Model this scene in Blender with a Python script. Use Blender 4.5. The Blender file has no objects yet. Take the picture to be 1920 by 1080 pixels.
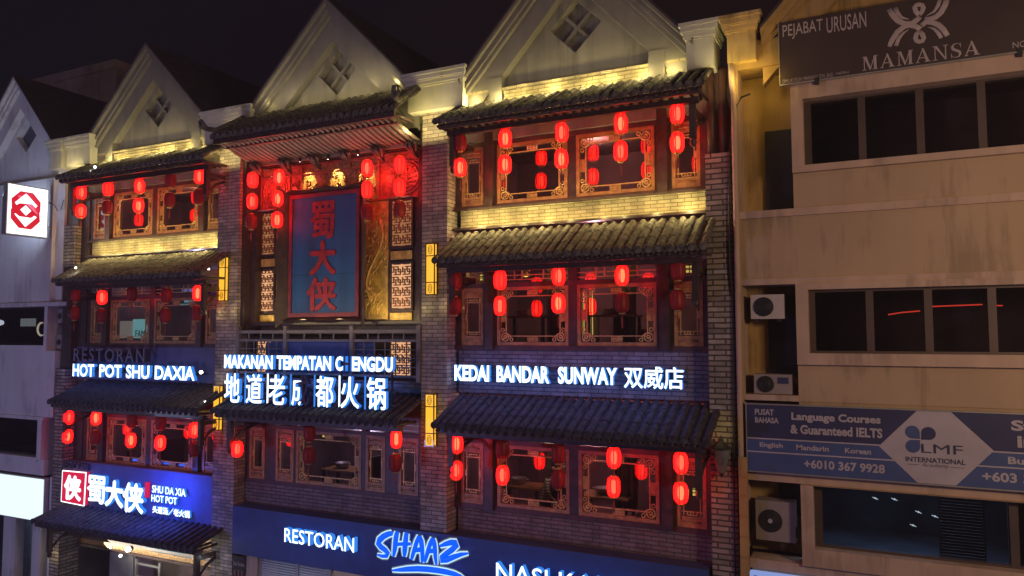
import bpy, math, random
from mathutils import Vector, Matrix
random.seed(7)
S = bpy.context.scene
COL = S.collection
# ---------------------------------------------------------------- camera
YAW, PITCH, ROLL, FOC = math.radians(25.84), math.radians(3.546), math.radians(-0.1226), 1385.0
CAM = Vector((0, -14.0, 8.6))
_f = Vector((-math.sin(YAW)*math.cos(PITCH), math.cos(YAW)*math.cos(PITCH), math.sin(PITCH)))
_r0 = Vector((math.cos(YAW), math.sin(YAW), 0))
_u0 = _r0.cross(_f)
_r = _r0*math.cos(ROLL) + _u0*math.sin(ROLL)
_u = -_r0*math.sin(ROLL) + _u0*math.cos(ROLL)
cam = bpy.data.cameras.new('camera'); camo = bpy.data.objects.new('camera', cam); COL.objects.link(camo)
cam.sensor_width = 36; cam.lens = 36*FOC/1920; cam.clip_end = 800; cam.clip_start = 0.1
camo.matrix_world = Matrix((( _r.x, _u.x, -_f.x, CAM.x), (_r.y, _u.y, -_f.y, CAM.y), (_r.z, _u.z, -_f.z, CAM.z), (0,0,0,1)))
S.camera = camo
def at(px, py, Y=0.0):
    """facade survey: a point of the photograph (1920x1080) carried onto the plane at depth Y"""
    d = _f*FOC + _r*(px-960) + _u*(540-py)
    return CAM + d*((Y-CAM.y)/d.y)
# ---------------------------------------------------------------- world: city night sky
w = bpy.data.worlds.new("World"); S.world = w; w.use_nodes = True
nt = w.node_tree; bg = nt.nodes['Background']
sky = nt.nodes.new('ShaderNodeTexSky'); sky.sky_type = 'NISHITA'; sky.sun_disc = False
sky.sun_elevation = math.radians(-6); sky.sun_rotation = math.radians(200)
tc = nt.nodes.new('ShaderNodeTexCoord'); sp = nt.nodes.new('ShaderNodeSeparateXYZ')
mr = nt.nodes.new('ShaderNodeMapRange'); mr.inputs[1].default_value = -0.9; mr.inputs[2].default_value = 0.25
mx = nt.nodes.new('ShaderNodeMix'); mx.data_type = 'RGBA'
mx.inputs[6].default_value = (0.045, 0.045, 0.105, 1); mx.inputs[7].default_value = (0.20, 0.078, 0.085, 1)
ad = nt.nodes.new('ShaderNodeMix'); ad.data_type = 'RGBA'; ad.blend_type = 'ADD'; ad.inputs[0].default_value = 1
nt.links.new(tc.outputs['Generated'], sp.inputs[0]); nt.links.new(sp.outputs[0], mr.inputs[0]); nt.links.new(mr.outputs[0], mx.inputs[0])
nt.links.new(mx.outputs[2], ad.inputs[6]); nt.links.new(sky.outputs[0], ad.inputs[7])
nt.links.new(ad.outputs[2], bg.inputs[0]); bg.inputs[1].default_value = 0.05
S.view_settings.view_transform = 'Standard'; S.view_settings.look = 'None'
S.view_settings.exposure = 0; S.view_settings.gamma = 1
S.cycles.max_bounces = 6; S.cycles.diffuse_bounces = 3; S.cycles.glossy_bounces = 3; S.cycles.transparent_max_bounces = 12
S.cycles.caustics_reflective = False; S.cycles.caustics_refractive = False
S.cycles.sample_clamp_indirect = 4.0
# ---------------------------------------------------------------- lamp builders, sodium street light and added fills
def area(name, loc, target, size, power, color, sy=None):
    l = bpy.data.lights.new(name, 'AREA'); l.energy = power; l.color = color; l.size = size
    if sy: l.shape = 'RECTANGLE'; l.size_y = sy
    o = bpy.data.objects.new(name, l); COL.objects.link(o); o.location = loc
    o.rotation_euler = (Vector(target)-Vector(loc)).to_track_quat('-Z', 'Y').to_euler(); return o
def point(name, loc, power, color, r=0.03):
    l = bpy.data.lights.new(name, 'POINT'); l.energy = power; l.color = color; l.shadow_soft_size = r
    o = bpy.data.objects.new(name, l); COL.objects.link(o); o.location = loc; return o
def spot(name, loc, target, power, color, ang=60, blend=.6, r=.03):
    l = bpy.data.lights.new(name, 'SPOT'); l.energy = power; l.color = color; l.spot_size = math.radians(ang); l.spot_blend = blend
    l.shadow_soft_size = r
    o = bpy.data.objects.new(name, l); COL.objects.link(o); o.location = loc
    o.rotation_euler = (Vector(target)-Vector(loc)).to_track_quat('-Z', 'Y').to_euler(); return o
WARM = (1.0, 0.80, 0.30)
area('street_light_sodium', (7, -9.0, 10.0), (0.5, 0, 9.2), 1.4, 510, (1.0, .67, .42))
area('street_light_violet', (-27, -10, 6), (-23, 0, 9), 2.0, 130, (.52, .58, 1.0))  # added fill, unseen: violet cast over the white building
area('street_light_soft', (-12, -15, 21), (-10, 0, 8), 2.5, 230, (.95, .66, .8))  # added fill, unseen: soft general light on the facade from above
area('street_light_blue', (-18, -15, 3.2), (-10, 0, 6), 1.2, 480, (.50, .40, 1.0))  # added fill, unseen: bluish veil over the lower storeys
# ---------------------------------------------------------------- materials
def newmat(name):
    m = bpy.data.materials.new(name); m.use_nodes = True; n = m.node_tree
    return m, n, n.nodes['Principled BSDF']
def P(name, col, rough=.7, metal=0, var=.18, vscale=2.5, bump=.0, bscale=30, streak=0, emit=None, es=0, coat=0, grime=0):
    m, n, b = newmat(name); L = n.links
    b.inputs['Roughness'].default_value = rough; b.inputs['Metallic'].default_value = metal
    b.inputs['Coat Weight'].default_value = coat
    tc = n.nodes.new('ShaderNodeTexCoord')
    if var:
        no = n.nodes.new('ShaderNodeTexNoise'); no.inputs['Scale'].default_value = vscale; no.inputs['Detail'].default_value = 6
        L.new(tc.outputs['Object'], no.inputs['Vector'])
        fac = no.outputs['Fac']
        if streak:
            mp = n.nodes.new('ShaderNodeMapping'); mp.inputs['Scale'].default_value = (3.2, 3.2, .22)
            L.new(tc.outputs['Object'], mp.inputs[0])
            n2 = n.nodes.new('ShaderNodeTexNoise'); n2.inputs['Scale'].default_value = 1; n2.inputs['Detail'].default_value = 4
            L.new(mp.outputs[0], n2.inputs['Vector'])
            mm = n.nodes.new('ShaderNodeMix'); mm.inputs[0].default_value = streak
            L.new(fac, mm.inputs[2]); L.new(n2.outputs['Fac'], mm.inputs[3]); fac = mm.outputs[0]
        r = n.nodes.new('ShaderNodeMapRange'); r.inputs[1].default_value = .3; r.inputs[2].default_value = .7
        r.inputs[3].default_value = 1-var*1.4; r.inputs[4].default_value = 1+var*.7
        L.new(fac, r.inputs[0])
        vm = n.nodes.new('ShaderNodeVectorMath'); vm.operation = 'SCALE'; vm.inputs[0].default_value = col[:3]
        L.new(r.outputs[0], vm.inputs['Scale']); cout = vm.outputs[0]
        if grime:                             # rain streaks and damp patches with edges of their own
            mp = n.nodes.new('ShaderNodeMapping'); mp.inputs['Scale'].default_value = (5.5, 5.5, .55)
            L.new(tc.outputs['Object'], mp.inputs[0])
            n3 = n.nodes.new('ShaderNodeTexNoise'); n3.inputs['Scale'].default_value = 1; n3.inputs['Detail'].default_value = 9; n3.inputs['Roughness'].default_value = .62
            L.new(mp.outputs[0], n3.inputs['Vector'])
            n4 = n.nodes.new('ShaderNodeTexNoise'); n4.inputs['Scale'].default_value = .9; n4.inputs['Detail'].default_value = 3; L.new(tc.outputs['Object'], n4.inputs['Vector'])
            mu_ = n.nodes.new('ShaderNodeMath'); mu_.operation = 'MULTIPLY'; L.new(n3.outputs['Fac'], mu_.inputs[0]); L.new(n4.outputs['Fac'], mu_.inputs[1])
            r3 = n.nodes.new('ShaderNodeMapRange'); r3.inputs[1].default_value = .27; r3.inputs[2].default_value = .36; r3.inputs[3].default_value = 1; r3.inputs[4].default_value = 1-grime
            L.new(mu_.outputs[0], r3.inputs[0])
            v3 = n.nodes.new('ShaderNodeVectorMath'); v3.operation = 'SCALE'; L.new(cout, v3.inputs[0]); L.new(r3.outputs[0], v3.inputs['Scale']); cout = v3.outputs[0]
        L.new(cout, b.inputs['Base Color'])
    else: b.inputs['Base Color'].default_value = (*col[:3], 1)
    if bump:
        nb = n.nodes.new('ShaderNodeTexNoise'); nb.inputs['Scale'].default_value = bscale; nb.inputs['Detail'].default_value = 5
        L.new(tc.outputs['Object'], nb.inputs['Vector'])
        bu = n.nodes.new('ShaderNodeBump'); bu.inputs['Strength'].default_value = bump; bu.inputs['Distance'].default_value = .02
        L.new(nb.outputs['Fac'], bu.inputs['Height']); L.new(bu.outputs[0], b.inputs['Normal'])
    if emit:
        b.inputs['Emission Color'].default_value = (*emit, 1); b.inputs['Emission Strength'].default_value = es
    return m
def EM(name, col, s):
    return P(name, tuple(c*.08 for c in col), .5, var=0, emit=col, es=s)
def BRICK(name, c1, c2, mortar, bw=.29, rh=.088, ms=.010, bump=.6):
    m, n, b = newmat(name); L = n.links
    b.inputs['Roughness'].default_value = .9
    tc = n.nodes.new('ShaderNodeTexCoord'); s = n.nodes.new('ShaderNodeSeparateXYZ'); c = n.nodes.new('ShaderNodeCombineXYZ')
    a = n.nodes.new('ShaderNodeMath'); a.operation = 'ADD'
    L.new(tc.outputs['Object'], s.inputs[0]); L.new(s.outputs[0], a.inputs[0]); L.new(s.outputs[1], a.inputs[1])
    L.new(a.outputs[0], c.inputs[0]); L.new(s.outputs[2], c.inputs[1])
    nz = n.nodes.new('ShaderNodeTexNoise'); nz.inputs['Scale'].default_value = 9
    L.new(tc.outputs['Object'], nz.inputs['Vector'])
    of = n.nodes.new('ShaderNodeVectorMath'); of.operation = 'MULTIPLY_ADD'; of.inputs[1].default_value = (.014, .014, 0)
    L.new(nz.outputs['Color'], of.inputs[0]); L.new(c.outputs[0], of.inputs[2])
    t = n.nodes.new('ShaderNodeTexBrick'); t.inputs['Scale'].default_value = 1
    t.inputs['Brick Width'].default_value = bw; t.inputs['Row Height'].default_value = rh; t.inputs['Mortar Size'].default_value = ms
    t.inputs['Mortar Smooth'].default_value = .3; t.inputs['Bias'].default_value = -.1
    t.inputs['Color1'].default_value = (*c1, 1); t.inputs['Color2'].default_value = (*c2, 1); t.inputs['Mortar'].default_value = (*mortar, 1)
    L.new(of.outputs[0], t.inputs['Vector'])
    no = n.nodes.new('ShaderNodeTexNoise'); no.inputs['Scale'].default_value = 3.5; no.inputs['Detail'].default_value = 8
    L.new(tc.outputs['Object'], no.inputs['Vector'])
    r = n.nodes.new('ShaderNodeMapRange'); r.inputs[1].default_value = .3; r.inputs[2].default_value = .7; r.inputs[3].default_value = .62; r.inputs[4].default_value = 1.2
    L.new(no.outputs['Fac'], r.inputs[0])
    vm = n.nodes.new('ShaderNodeVectorMath'); vm.operation = 'SCALE'
    L.new(t.outputs['Color'], vm.inputs[0]); L.new(r.outputs[0], vm.inputs['Scale']); L.new(vm.outputs[0], b.inputs['Base Color'])
    iv = n.nodes.new('ShaderNodeMath'); iv.operation = 'SUBTRACT'; iv.inputs[0].default_value = 1; L.new(t.outputs['Fac'], iv.inputs[1])
    n2 = n.nodes.new('ShaderNodeTexNoise'); n2.inputs['Scale'].default_value = 40; L.new(tc.outputs['Object'], n2.inputs['Vector'])
    ma = n.nodes.new('ShaderNodeMath'); ma.operation = 'MULTIPLY_ADD'; ma.inputs[1].default_value = .5
    L.new(n2.outputs['Fac'], ma.inputs[0]); L.new(iv.outputs[0], ma.inputs[2])
    bu = n.nodes.new('ShaderNodeBump'); bu.inputs['Strength'].default_value = bump; bu.inputs['Distance'].default_value = .02
    L.new(ma.outputs[0], bu.inputs['Height']); L.new(bu.outputs[0], b.inputs['Normal'])
    return m
def GLASS(name, tint, ior=1.9, rough=0.0):
    m, n, b = newmat(name); n.nodes.remove(b); L = n.links
    tr = n.nodes.new('ShaderNodeBsdfTransparent'); tr.inputs[0].default_value = (*tint, 1)
    gl = n.nodes.new('ShaderNodeBsdfGlossy'); gl.inputs['Roughness'].default_value = rough; gl.inputs['Color'].default_value = (1, 1, 1, 1)
    fr = n.nodes.new('ShaderNodeFresnel'); fr.inputs[0].default_value = ior
    mi = n.nodes.new('ShaderNodeMixShader'); L.new(fr.outputs[0], mi.inputs[0]); L.new(tr.outputs[0], mi.inputs[1]); L.new(gl.outputs[0], mi.inputs[2])
    L.new(mi.outputs[0], n.nodes['Material Output'].inputs[0]); return m
def SHELL(name, tint, ecol, es, tfac):
    m, n, b = newmat(name); n.nodes.remove(b); L = n.links
    tr = n.nodes.new('ShaderNodeBsdfTransparent'); tr.inputs[0].default_value = (*tint, 1)
    pb = n.nodes.new('ShaderNodeBsdfPrincipled'); pb.inputs['Base Color'].default_value = (.45, .02, .03, 1); pb.inputs['Roughness'].default_value = .5
    pb.inputs['Emission Color'].default_value = (*ecol, 1); pb.inputs['Emission Strength'].default_value = es
    mi = n.nodes.new('ShaderNodeMixShader'); mi.inputs[0].default_value = tfac
    L.new(pb.outputs[0], mi.inputs[1]); L.new(tr.outputs[0], mi.inputs[2]); L.new(mi.outputs[0], n.nodes['Material Output'].inputs[0]); return m
M = {}
M['brick'] = BRICK('grey_tan_brick', (.42, .36, .30), (.21, .19, .175), (.10, .09, .085))
M['brick_band'] = BRICK('yellow_brick', (.50, .43, .25), (.36, .30, .16), (.20, .165, .09), bw=.27, rh=.075)
M['brick_dark'] = BRICK('old_brown_brick', (.21, .17, .18), (.16, .13, .14), (.075, .06, .065), bw=.30, rh=.085, bump=.9)
M['brick_rough'] = BRICK('rough_slate_brick', (.38, .34, .29), (.20, .18, .16), (.07, .06, .055), bw=.42, rh=.10, ms=.016, bump=1.0)
M['gable'] = P('olive_grey_render', (.215, .203, .172), grime=.3, rough=.85, var=.28, vscale=1.4, bump=.15, bscale=18, streak=.55)
M['gable_trim'] = P('grey_trim_paint', (.200, .188, .160), .75, var=.18, streak=.5)
M['cornice'] = P('pale_cornice_paint', (.52, .51, .44), grime=.3, rough=.7, var=.15, vscale=3, streak=.5, bump=.08)
M['cornice_y'] = P('yellow_cornice_paint', (.52, .36, .14), grime=.5, rough=.75, var=.3, vscale=3, streak=.6, bump=.1)
M['wood'] = P('dark_wood', (.058, .033, .03), .45, var=.35, vscale=6, bump=.2, bscale=25, coat=.15)
M['wood_red'] = P('maroon_wood', (.085, .035, .032), .5, var=.3, vscale=5, bump=.15)
M['frame'] = P('carved_wood_frame', (.40, .215, .08), .42, var=.3, vscale=8, bump=.25, bscale=40, coat=.2)
M['scroll'] = P('gilt_scrollwork', (.62, .42, .16), .4, metal=.25, var=.2, vscale=15)
M['tile'] = P('grey_clay_tile', (.120, .108, .092), .85, var=.62, vscale=11, bump=.3, bscale=25)
M['tile_dark'] = P('slate_tile', (.05, .047, .058), .8, var=.6, vscale=11, bump=.3, bscale=25)
M['soffit'] = P('grey_brown_soffit', (.20, .165, .145), .6, var=.2)
M['glass'] = GLASS('window_glass', (.62, .60, .62), 2.1)
M['glass_dark'] = GLASS('tinted_glass', (.35, .36, .42), 1.9)
M['room'] = P('dim_room', (.20, .12, .12), .9, var=.3, vscale=1.2)
M['room_cool'] = P('dim_room_cool', (.14, .15, .19), .9, var=.4, vscale=1.0)
M['white_wall'] = P('white_render', (.62, .61, .62), grime=.25, rough=.85, var=.09, vscale=1.3, bump=.08, bscale=20, streak=.6)
M['beige'] = P('beige_render', (.44, .315, .205), grime=.26, rough=.85, var=.09, vscale=.8, bump=.1, bscale=14, streak=.35)
M['beige_trim'] = P('peach_trim_paint', (.50, .36, .275), grime=.25, rough=.8, var=.15, vscale=2.0, streak=.6, bump=.06)
M['beige_dk'] = P('ochre_render', (.42, .27, .10), grime=.4, rough=.85, var=.25, vscale=1.5, streak=.6)
M['alu'] = P('brown_aluminium', (.10, .07, .065), .5, metal=.3, var=.1)
M['navy'] = P('navy_fascia_board', (.035, .065, .21), .6, var=.12, vscale=3)
M['navy_band'] = P('navy_band_panel', (.10, .11, .22), .7, var=.2, vscale=3, streak=.4)
M['ink'] = P('matte_dark', (.018, .015, .018), .7, var=0)
M['metal'] = P('dark_metal', (.05, .05, .055), .45, metal=.6, var=.15)
M['pale_metal'] = P('pale_metal', (.36, .35, .34), .45, metal=.4, var=.15)
M['gold'] = P('gold_relief_panel', (.66, .45, .12), .42, metal=.25, var=.3, vscale=7, bump=.25, bscale=24)
M['gold_hi'] = P('gold_relief', (.75, .52, .17), .35, metal=.35, var=.2, vscale=12)
M['carve_red'] = P('carved_lacquer', (.34, .085, .045), .42, var=.35, vscale=14, bump=.9, bscale=22, coat=.3)
M['carve_gold'] = P('carved_gold_frieze', (.34, .20, .085), .4, metal=.4, var=.5, vscale=16, bump=1.0, bscale=26)
M['blue_board'] = P('blue_plaque_board', (.020, .095, .25), .6, var=.35, vscale=2.0, streak=.75)
M['red_paint'] = P('red_plaque_paint', (.24, .03, .045), .5, var=.2, vscale=4)
M['red_letter'] = P('red_letter_paint', (.42, .03, .035), .5, var=.3, vscale=6)
M['lit_paper'] = SHELL('lit_red_paper', (1, .30, .20), (1, .0030, .0028), 12.0, .42)
M['core'] = EM('lantern_core', (1, .40, .24), 14)
M['mid_paper'] = SHELL('inner_glow_paper', (1, .75, .7), (1, .10, .045), 1.5, .6)
M['dim_paper'] = SHELL('unlit_red_paper', (.8, .12, .14), (1, .0, .0), 0, .35)
M['rib'] = P('lantern_rib', (.20, .02, .02), .6, var=0)
M['rib_lit'] = P('lantern_rib_lit', (.35, .02, .02), .6, var=0, emit=(1, .02, .015), es=.10)
M['gilt'] = P('gilt_cap', (.55, .30, .10), .4, metal=.4, var=0)
M['tassel'] = P('red_tassel', (.30, .05, .05), .8, var=0)
M['led_white'] = EM('letter_face_white', (.82, .93, 1.0), 1.9)
M['led_side'] = EM('letter_side_blue', (.04, .27, .95), .9)
M['off_face'] = P('unlit_letter_face', (.16, .15, .20), .5, var=.1)
M['off_side'] = P('unlit_letter_side', (.05, .05, .10), .5, var=.1)
M['grid_glow'] = EM('backlit_screen', (1, .50, .24), .85)
M['grid_glow_dim'] = EM('backlit_screen_low', (1, .42, .16), .34)
M['lattice'] = P('lattice_wood', (.20, .085, .035), .55, var=.2)
M['amber'] = EM('amber_lamp_glass', (1, .50, .035), 1.15)
M['amber_hi'] = EM('amber_lamp_bulb', (1, .66, .10), 2.2)
M['lamp_white'] = EM('white_bulb', (1, .95, .8), 14)
M['yellow_glow'] = EM('yellow_lamp_glass', (1, .78, .16), 1.0)
M['box_white'] = EM('lightbox_white', (.80, .95, 1.0), 1.15)
M['box_face'] = EM('blade_face_white', (.90, .96, 1.0), 1.6)
M['logo_red'] = EM('logo_red', (.80, .008, .035), .85)
M['seal_red'] = EM('seal_red', (.75, .012, .06), .9)
M['neon_blue'] = EM('neon_blue', (.0, .10, 1.0), 1.15)
M['neon_white'] = EM('neon_white', (.65, .95, 1.0), .95)
M['neon_back'] = P('neon_backing', (.30, .38, .40), .5, var=.1, emit=(.3, .45, .5), es=.14)
M['sign_brown'] = P('dark_brown_signboard', (.055, .036, .036), .5, var=.12, vscale=1.5)
M['sign_letter'] = P('pale_sign_letter', (.42, .35, .36), .6, var=.05)
M['lmf_navy'] = P('banner_navy', (.028, .032, .105), .6, var=.1)
M['lmf_blue'] = P('banner_blue', (.05, .085, .24), .6, var=.1)
M['lmf_white'] = P('banner_white', (.42, .38, .44), .6, var=.08)
M['asphalt'] = P('asphalt', (.05, .05, .052), .9, var=.3, vscale=3, bump=.4, bscale=60)
M['paving'] = P('paving', (.20, .19, .18), .9, var=.2, vscale=3)
M['roofdark'] = P('dark_roof_tile', (.045, .032, .036), .8, var=.3, vscale=3)
# ---------------------------------------------------------------- mesh helpers
class MB:
    def __init__(s): s.v = []; s.f = []; s.m = []; s.sm = []
    def add(s, vs, fs, mi=0, sm=False):
        b = len(s.v); s.v += [tuple(v) for v in vs]
        for f in fs: s.f.append([b+i for i in f]); s.m.append(mi); s.sm.append(sm)
        return s
    def box(s, x0, x1, y0, y1, z0, z1, mi=0):
        v = [(x0,y0,z0),(x1,y0,z0),(x1,y1,z0),(x0,y1,z0),(x0,y0,z1),(x1,y0,z1),(x1,y1,z1),(x0,y1,z1)]
        return s.add(v, [(3,2,1,0),(4,5,6,7),(0,1,5,4),(1,2,6,5),(2,3,7,6),(3,0,4,7)], mi)
    def prism(s, pts, y0, y1, mi=0):        # pts in (x, z), any winding
        a = sum(pts[i][0]*pts[(i+1)%len(pts)][1]-pts[(i+1)%len(pts)][0]*pts[i][1] for i in range(len(pts)))
        if a < 0: pts = pts[::-1]
        n = len(pts); v = [(x,y0,z) for x,z in pts]+[(x,y1,z) for x,z in pts]
        fs = [list(range(n)), list(range(2*n-1, n-1, -1))]+[(i, i+n, (i+1)%n+n, (i+1)%n) for i in range(n)]
        return s.add(v, fs, mi)
    def prismx(s, pts, x0, x1, mi=0):       # pts in (y, z)
        a = sum(pts[i][0]*pts[(i+1)%len(pts)][1]-pts[(i+1)%len(pts)][0]*pts[i][1] for i in range(len(pts)))
        if a < 0: pts = pts[::-1]
        n = len(pts); v = [(x1,y,z) for y,z in pts]+[(x0,y,z) for y,z in pts]
        fs = [list(range(n)), list(range(2*n-1, n-1, -1))]+[(i, i+n, (i+1)%n+n, (i+1)%n) for i in range(n)]
        return s.add(v, fs, mi)
    def tube(s, pts, r, n=8, mi=0, flat=None, closed=False):
        pts = [Vector(p) for p in pts]; N = len(pts); rs = r if isinstance(r, (list, tuple)) else [r]*N; rings = []
        for i, p in enumerate(pts):
            if closed: t = pts[(i+1)%N]-pts[i-1]
            else: t = pts[min(i+1, N-1)]-pts[max(i-1, 0)]
            t.normalize()
            if flat is not None:            # flat: strokes lying on a facade, in-plane normal and Y depth
                a = t.cross(Vector((0,1,0))).normalized(); b = Vector((0,1,0))*(flat/max(rs[i],1e-6))
            else:
                a = t.cross(Vector((0,0,1)) if abs(t.z) < .9 else Vector((1,0,0))).normalized(); b = a.cross(t)
            rings.append([p+(a*math.cos(2*math.pi*k/n)+b*math.sin(2*math.pi*k/n))*rs[i] for k in range(n)])
        vs = [v for R in rings for v in R]; fs = []
        for i in range(N if closed else N-1):
            j = (i+1) % N
            for k in range(n): fs.append((i*n+k, i*n+(k+1)%n, j*n+(k+1)%n, j*n+k))
        if not closed: fs += [list(range(n))[::-1], [(N-1)*n+k for k in range(n)]]
        return s.add(vs, fs, mi, True)
    def lathe(s, c, prof, n=14, mi=0, sm=True):
        vs = []; fs = []
        for r, z in prof:
            for k in range(n):
                a = 2*math.pi*k/n; vs.append((c[0]+r*math.cos(a), c[1]+r*math.sin(a), c[2]+z))
        for i in range(len(prof)-1):
            for k in range(n): fs.append((i*n+k, i*n+(k+1)%n, (i+1)*n+(k+1)%n, (i+1)*n+k))
        return s.add(vs, fs, mi, sm)
    def disc(s, c, r, d, n=20, mi=0):        # coin facing -Y, thickness d
        v = [(c[0]+r*math.cos(2*math.pi*k/n), c[1], c[2]+r*math.sin(2*math.pi*k/n)) for k in range(n)]
        v2 = [(x, y+d, z) for x, y, z in v]
        return s.add(v+v2, [list(range(n)), list(range(2*n-1, n-1, -1))]+[(i, i+n, (i+1)%n+n, (i+1)%n) for i in range(n)], mi)
    def ring(s, c, r, t, d, n=20, mi=0):     # flat ring facing -Y
        return s.tube([(c[0]+r*math.cos(2*math.pi*k/n), c[1], c[2]+r*math.sin(2*math.pi*k/n)) for k in range(n)], t, 6, mi, flat=d, closed=True)
    def obj(s, name, mats, parent=None, org=None):
        if not isinstance(mats, (list, tuple)): mats = [mats]
        o = Vector(ORG.get(parent.name, (0,0,0))) if parent else Vector(org or (0,0,0))
        me = bpy.data.meshes.new(name); me.from_pydata([Vector(v)-o for v in s.v], [], s.f)
        for m in mats: me.materials.append(M[m] if isinstance(m, str) else m)
        me.polygons.foreach_set('material_index', s.m); me.polygons.foreach_set('use_smooth', s.sm)
        me.update(); ob = bpy.data.objects.new(name, me); COL.objects.link(ob)
        if parent: ob.parent = parent; ORG[ob.name] = tuple(o)
        else: ob.location = o; ORG[ob.name] = tuple(o)
        return ob
ORG = {}
def tag(o, label=None, cat=None, group=None, kind=None):
    if label: o['label'] = label
    if cat: o['category'] = cat
    if group: o['group'] = group
    if kind: o['kind'] = kind
    return o
def thing(name, label, cat, loc, group=None):
    o = bpy.data.objects.new(name, None); COL.objects.link(o); o.location = loc; ORG[o.name] = tuple(loc); o.empty_display_size = .2
    return tag(o, label, cat, group)
def box(name, mat, parent, *a):
    return MB().box(*a).obj(name, mat, parent)
def text_mb(body, x0, x1, z0, z1, y, depth=.04, bold=0.0, mi=(0, 1), shear=0, spacing=1.0, keep=False):
    """lettering: outlines of the built-in font stretched over x0..x1, z0..z1; front face at depth y, facing the street"""
    c = bpy.data.curves.new('lettering', 'FONT'); c.body = body; c.extrude = .05; c.offset = bold; c.shear = shear; c.space_character = spacing
    c.resolution_u = 3
    o = bpy.data.objects.new('lettering', c); COL.objects.link(o)
    dg = bpy.context.evaluated_depsgraph_get(); me = bpy.data.meshes.new_from_object(o.evaluated_get(dg))
    bpy.data.objects.remove(o); bpy.data.curves.remove(c)
    xs = [v.co.x for v in me.vertices]; ys = [v.co.y for v in me.vertices]
    ax, bx, ay, by = min(xs), max(xs), min(ys), max(ys)
    sx = (x1-x0)/(bx-ax); sz = (z1-z0)/(by-ay)
    if keep: sx = sz if keep == 'h' else sx
    mb = MB()
    vs = [(x0+(v.co.x-ax)*sx, y+(.05-v.co.z)/.1*depth, z0+(v.co.y-ay)*sz) for v in me.vertices]
    b = len(mb.v); mb.v += vs
    for p in me.polygons:
        mb.f.append(list(p.vertices)); mb.m.append(mi[0] if p.normal.z > .5 else mi[1]); mb.sm.append(False)
    bpy.data.meshes.remove(me)
    return mb
def ctext(body, x0, x1, z0, z1, y, depth=.04, b=.012, mi=(0, 1)):
    """heavier strokes for Chinese characters: the outline laid four times, each shifted by b"""
    return join(*[text_mb(body, x0+dx, x1+dx, z0+dz, z1+dz, y+.0006*i, depth, 0, mi) for i, (dx, dz) in enumerate(((-b, 0), (b, 0), (0, b), (0, -b)))])
def words(name, mats, parent, mbs):
    for m in mbs: m.obj(name, mats, parent)
def each(name, mat, parent, *boxes):
    for b in boxes: MB().box(*b).obj(name, mat, parent)
def join(*mbs):
    r = MB()
    for m in mbs:
        b = len(r.v); r.v += m.v; r.f += [[i+b for i in f] for f in m.f]; r.m += m.m; r.sm += m.sm
    return r
# ---------------------------------------------------------------- ground
g = MB().add([(-140,-140,0),(140,-140,0),(140,140,0),(-140,140,0)], [(0,1,2,3)]).obj('road', 'asphalt'); tag(g, kind='structure')
g = MB().box(-60, 60, -2.6, 3.2, .004, .14).obj('pavement', 'paving'); tag(g, kind='structure')
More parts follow.
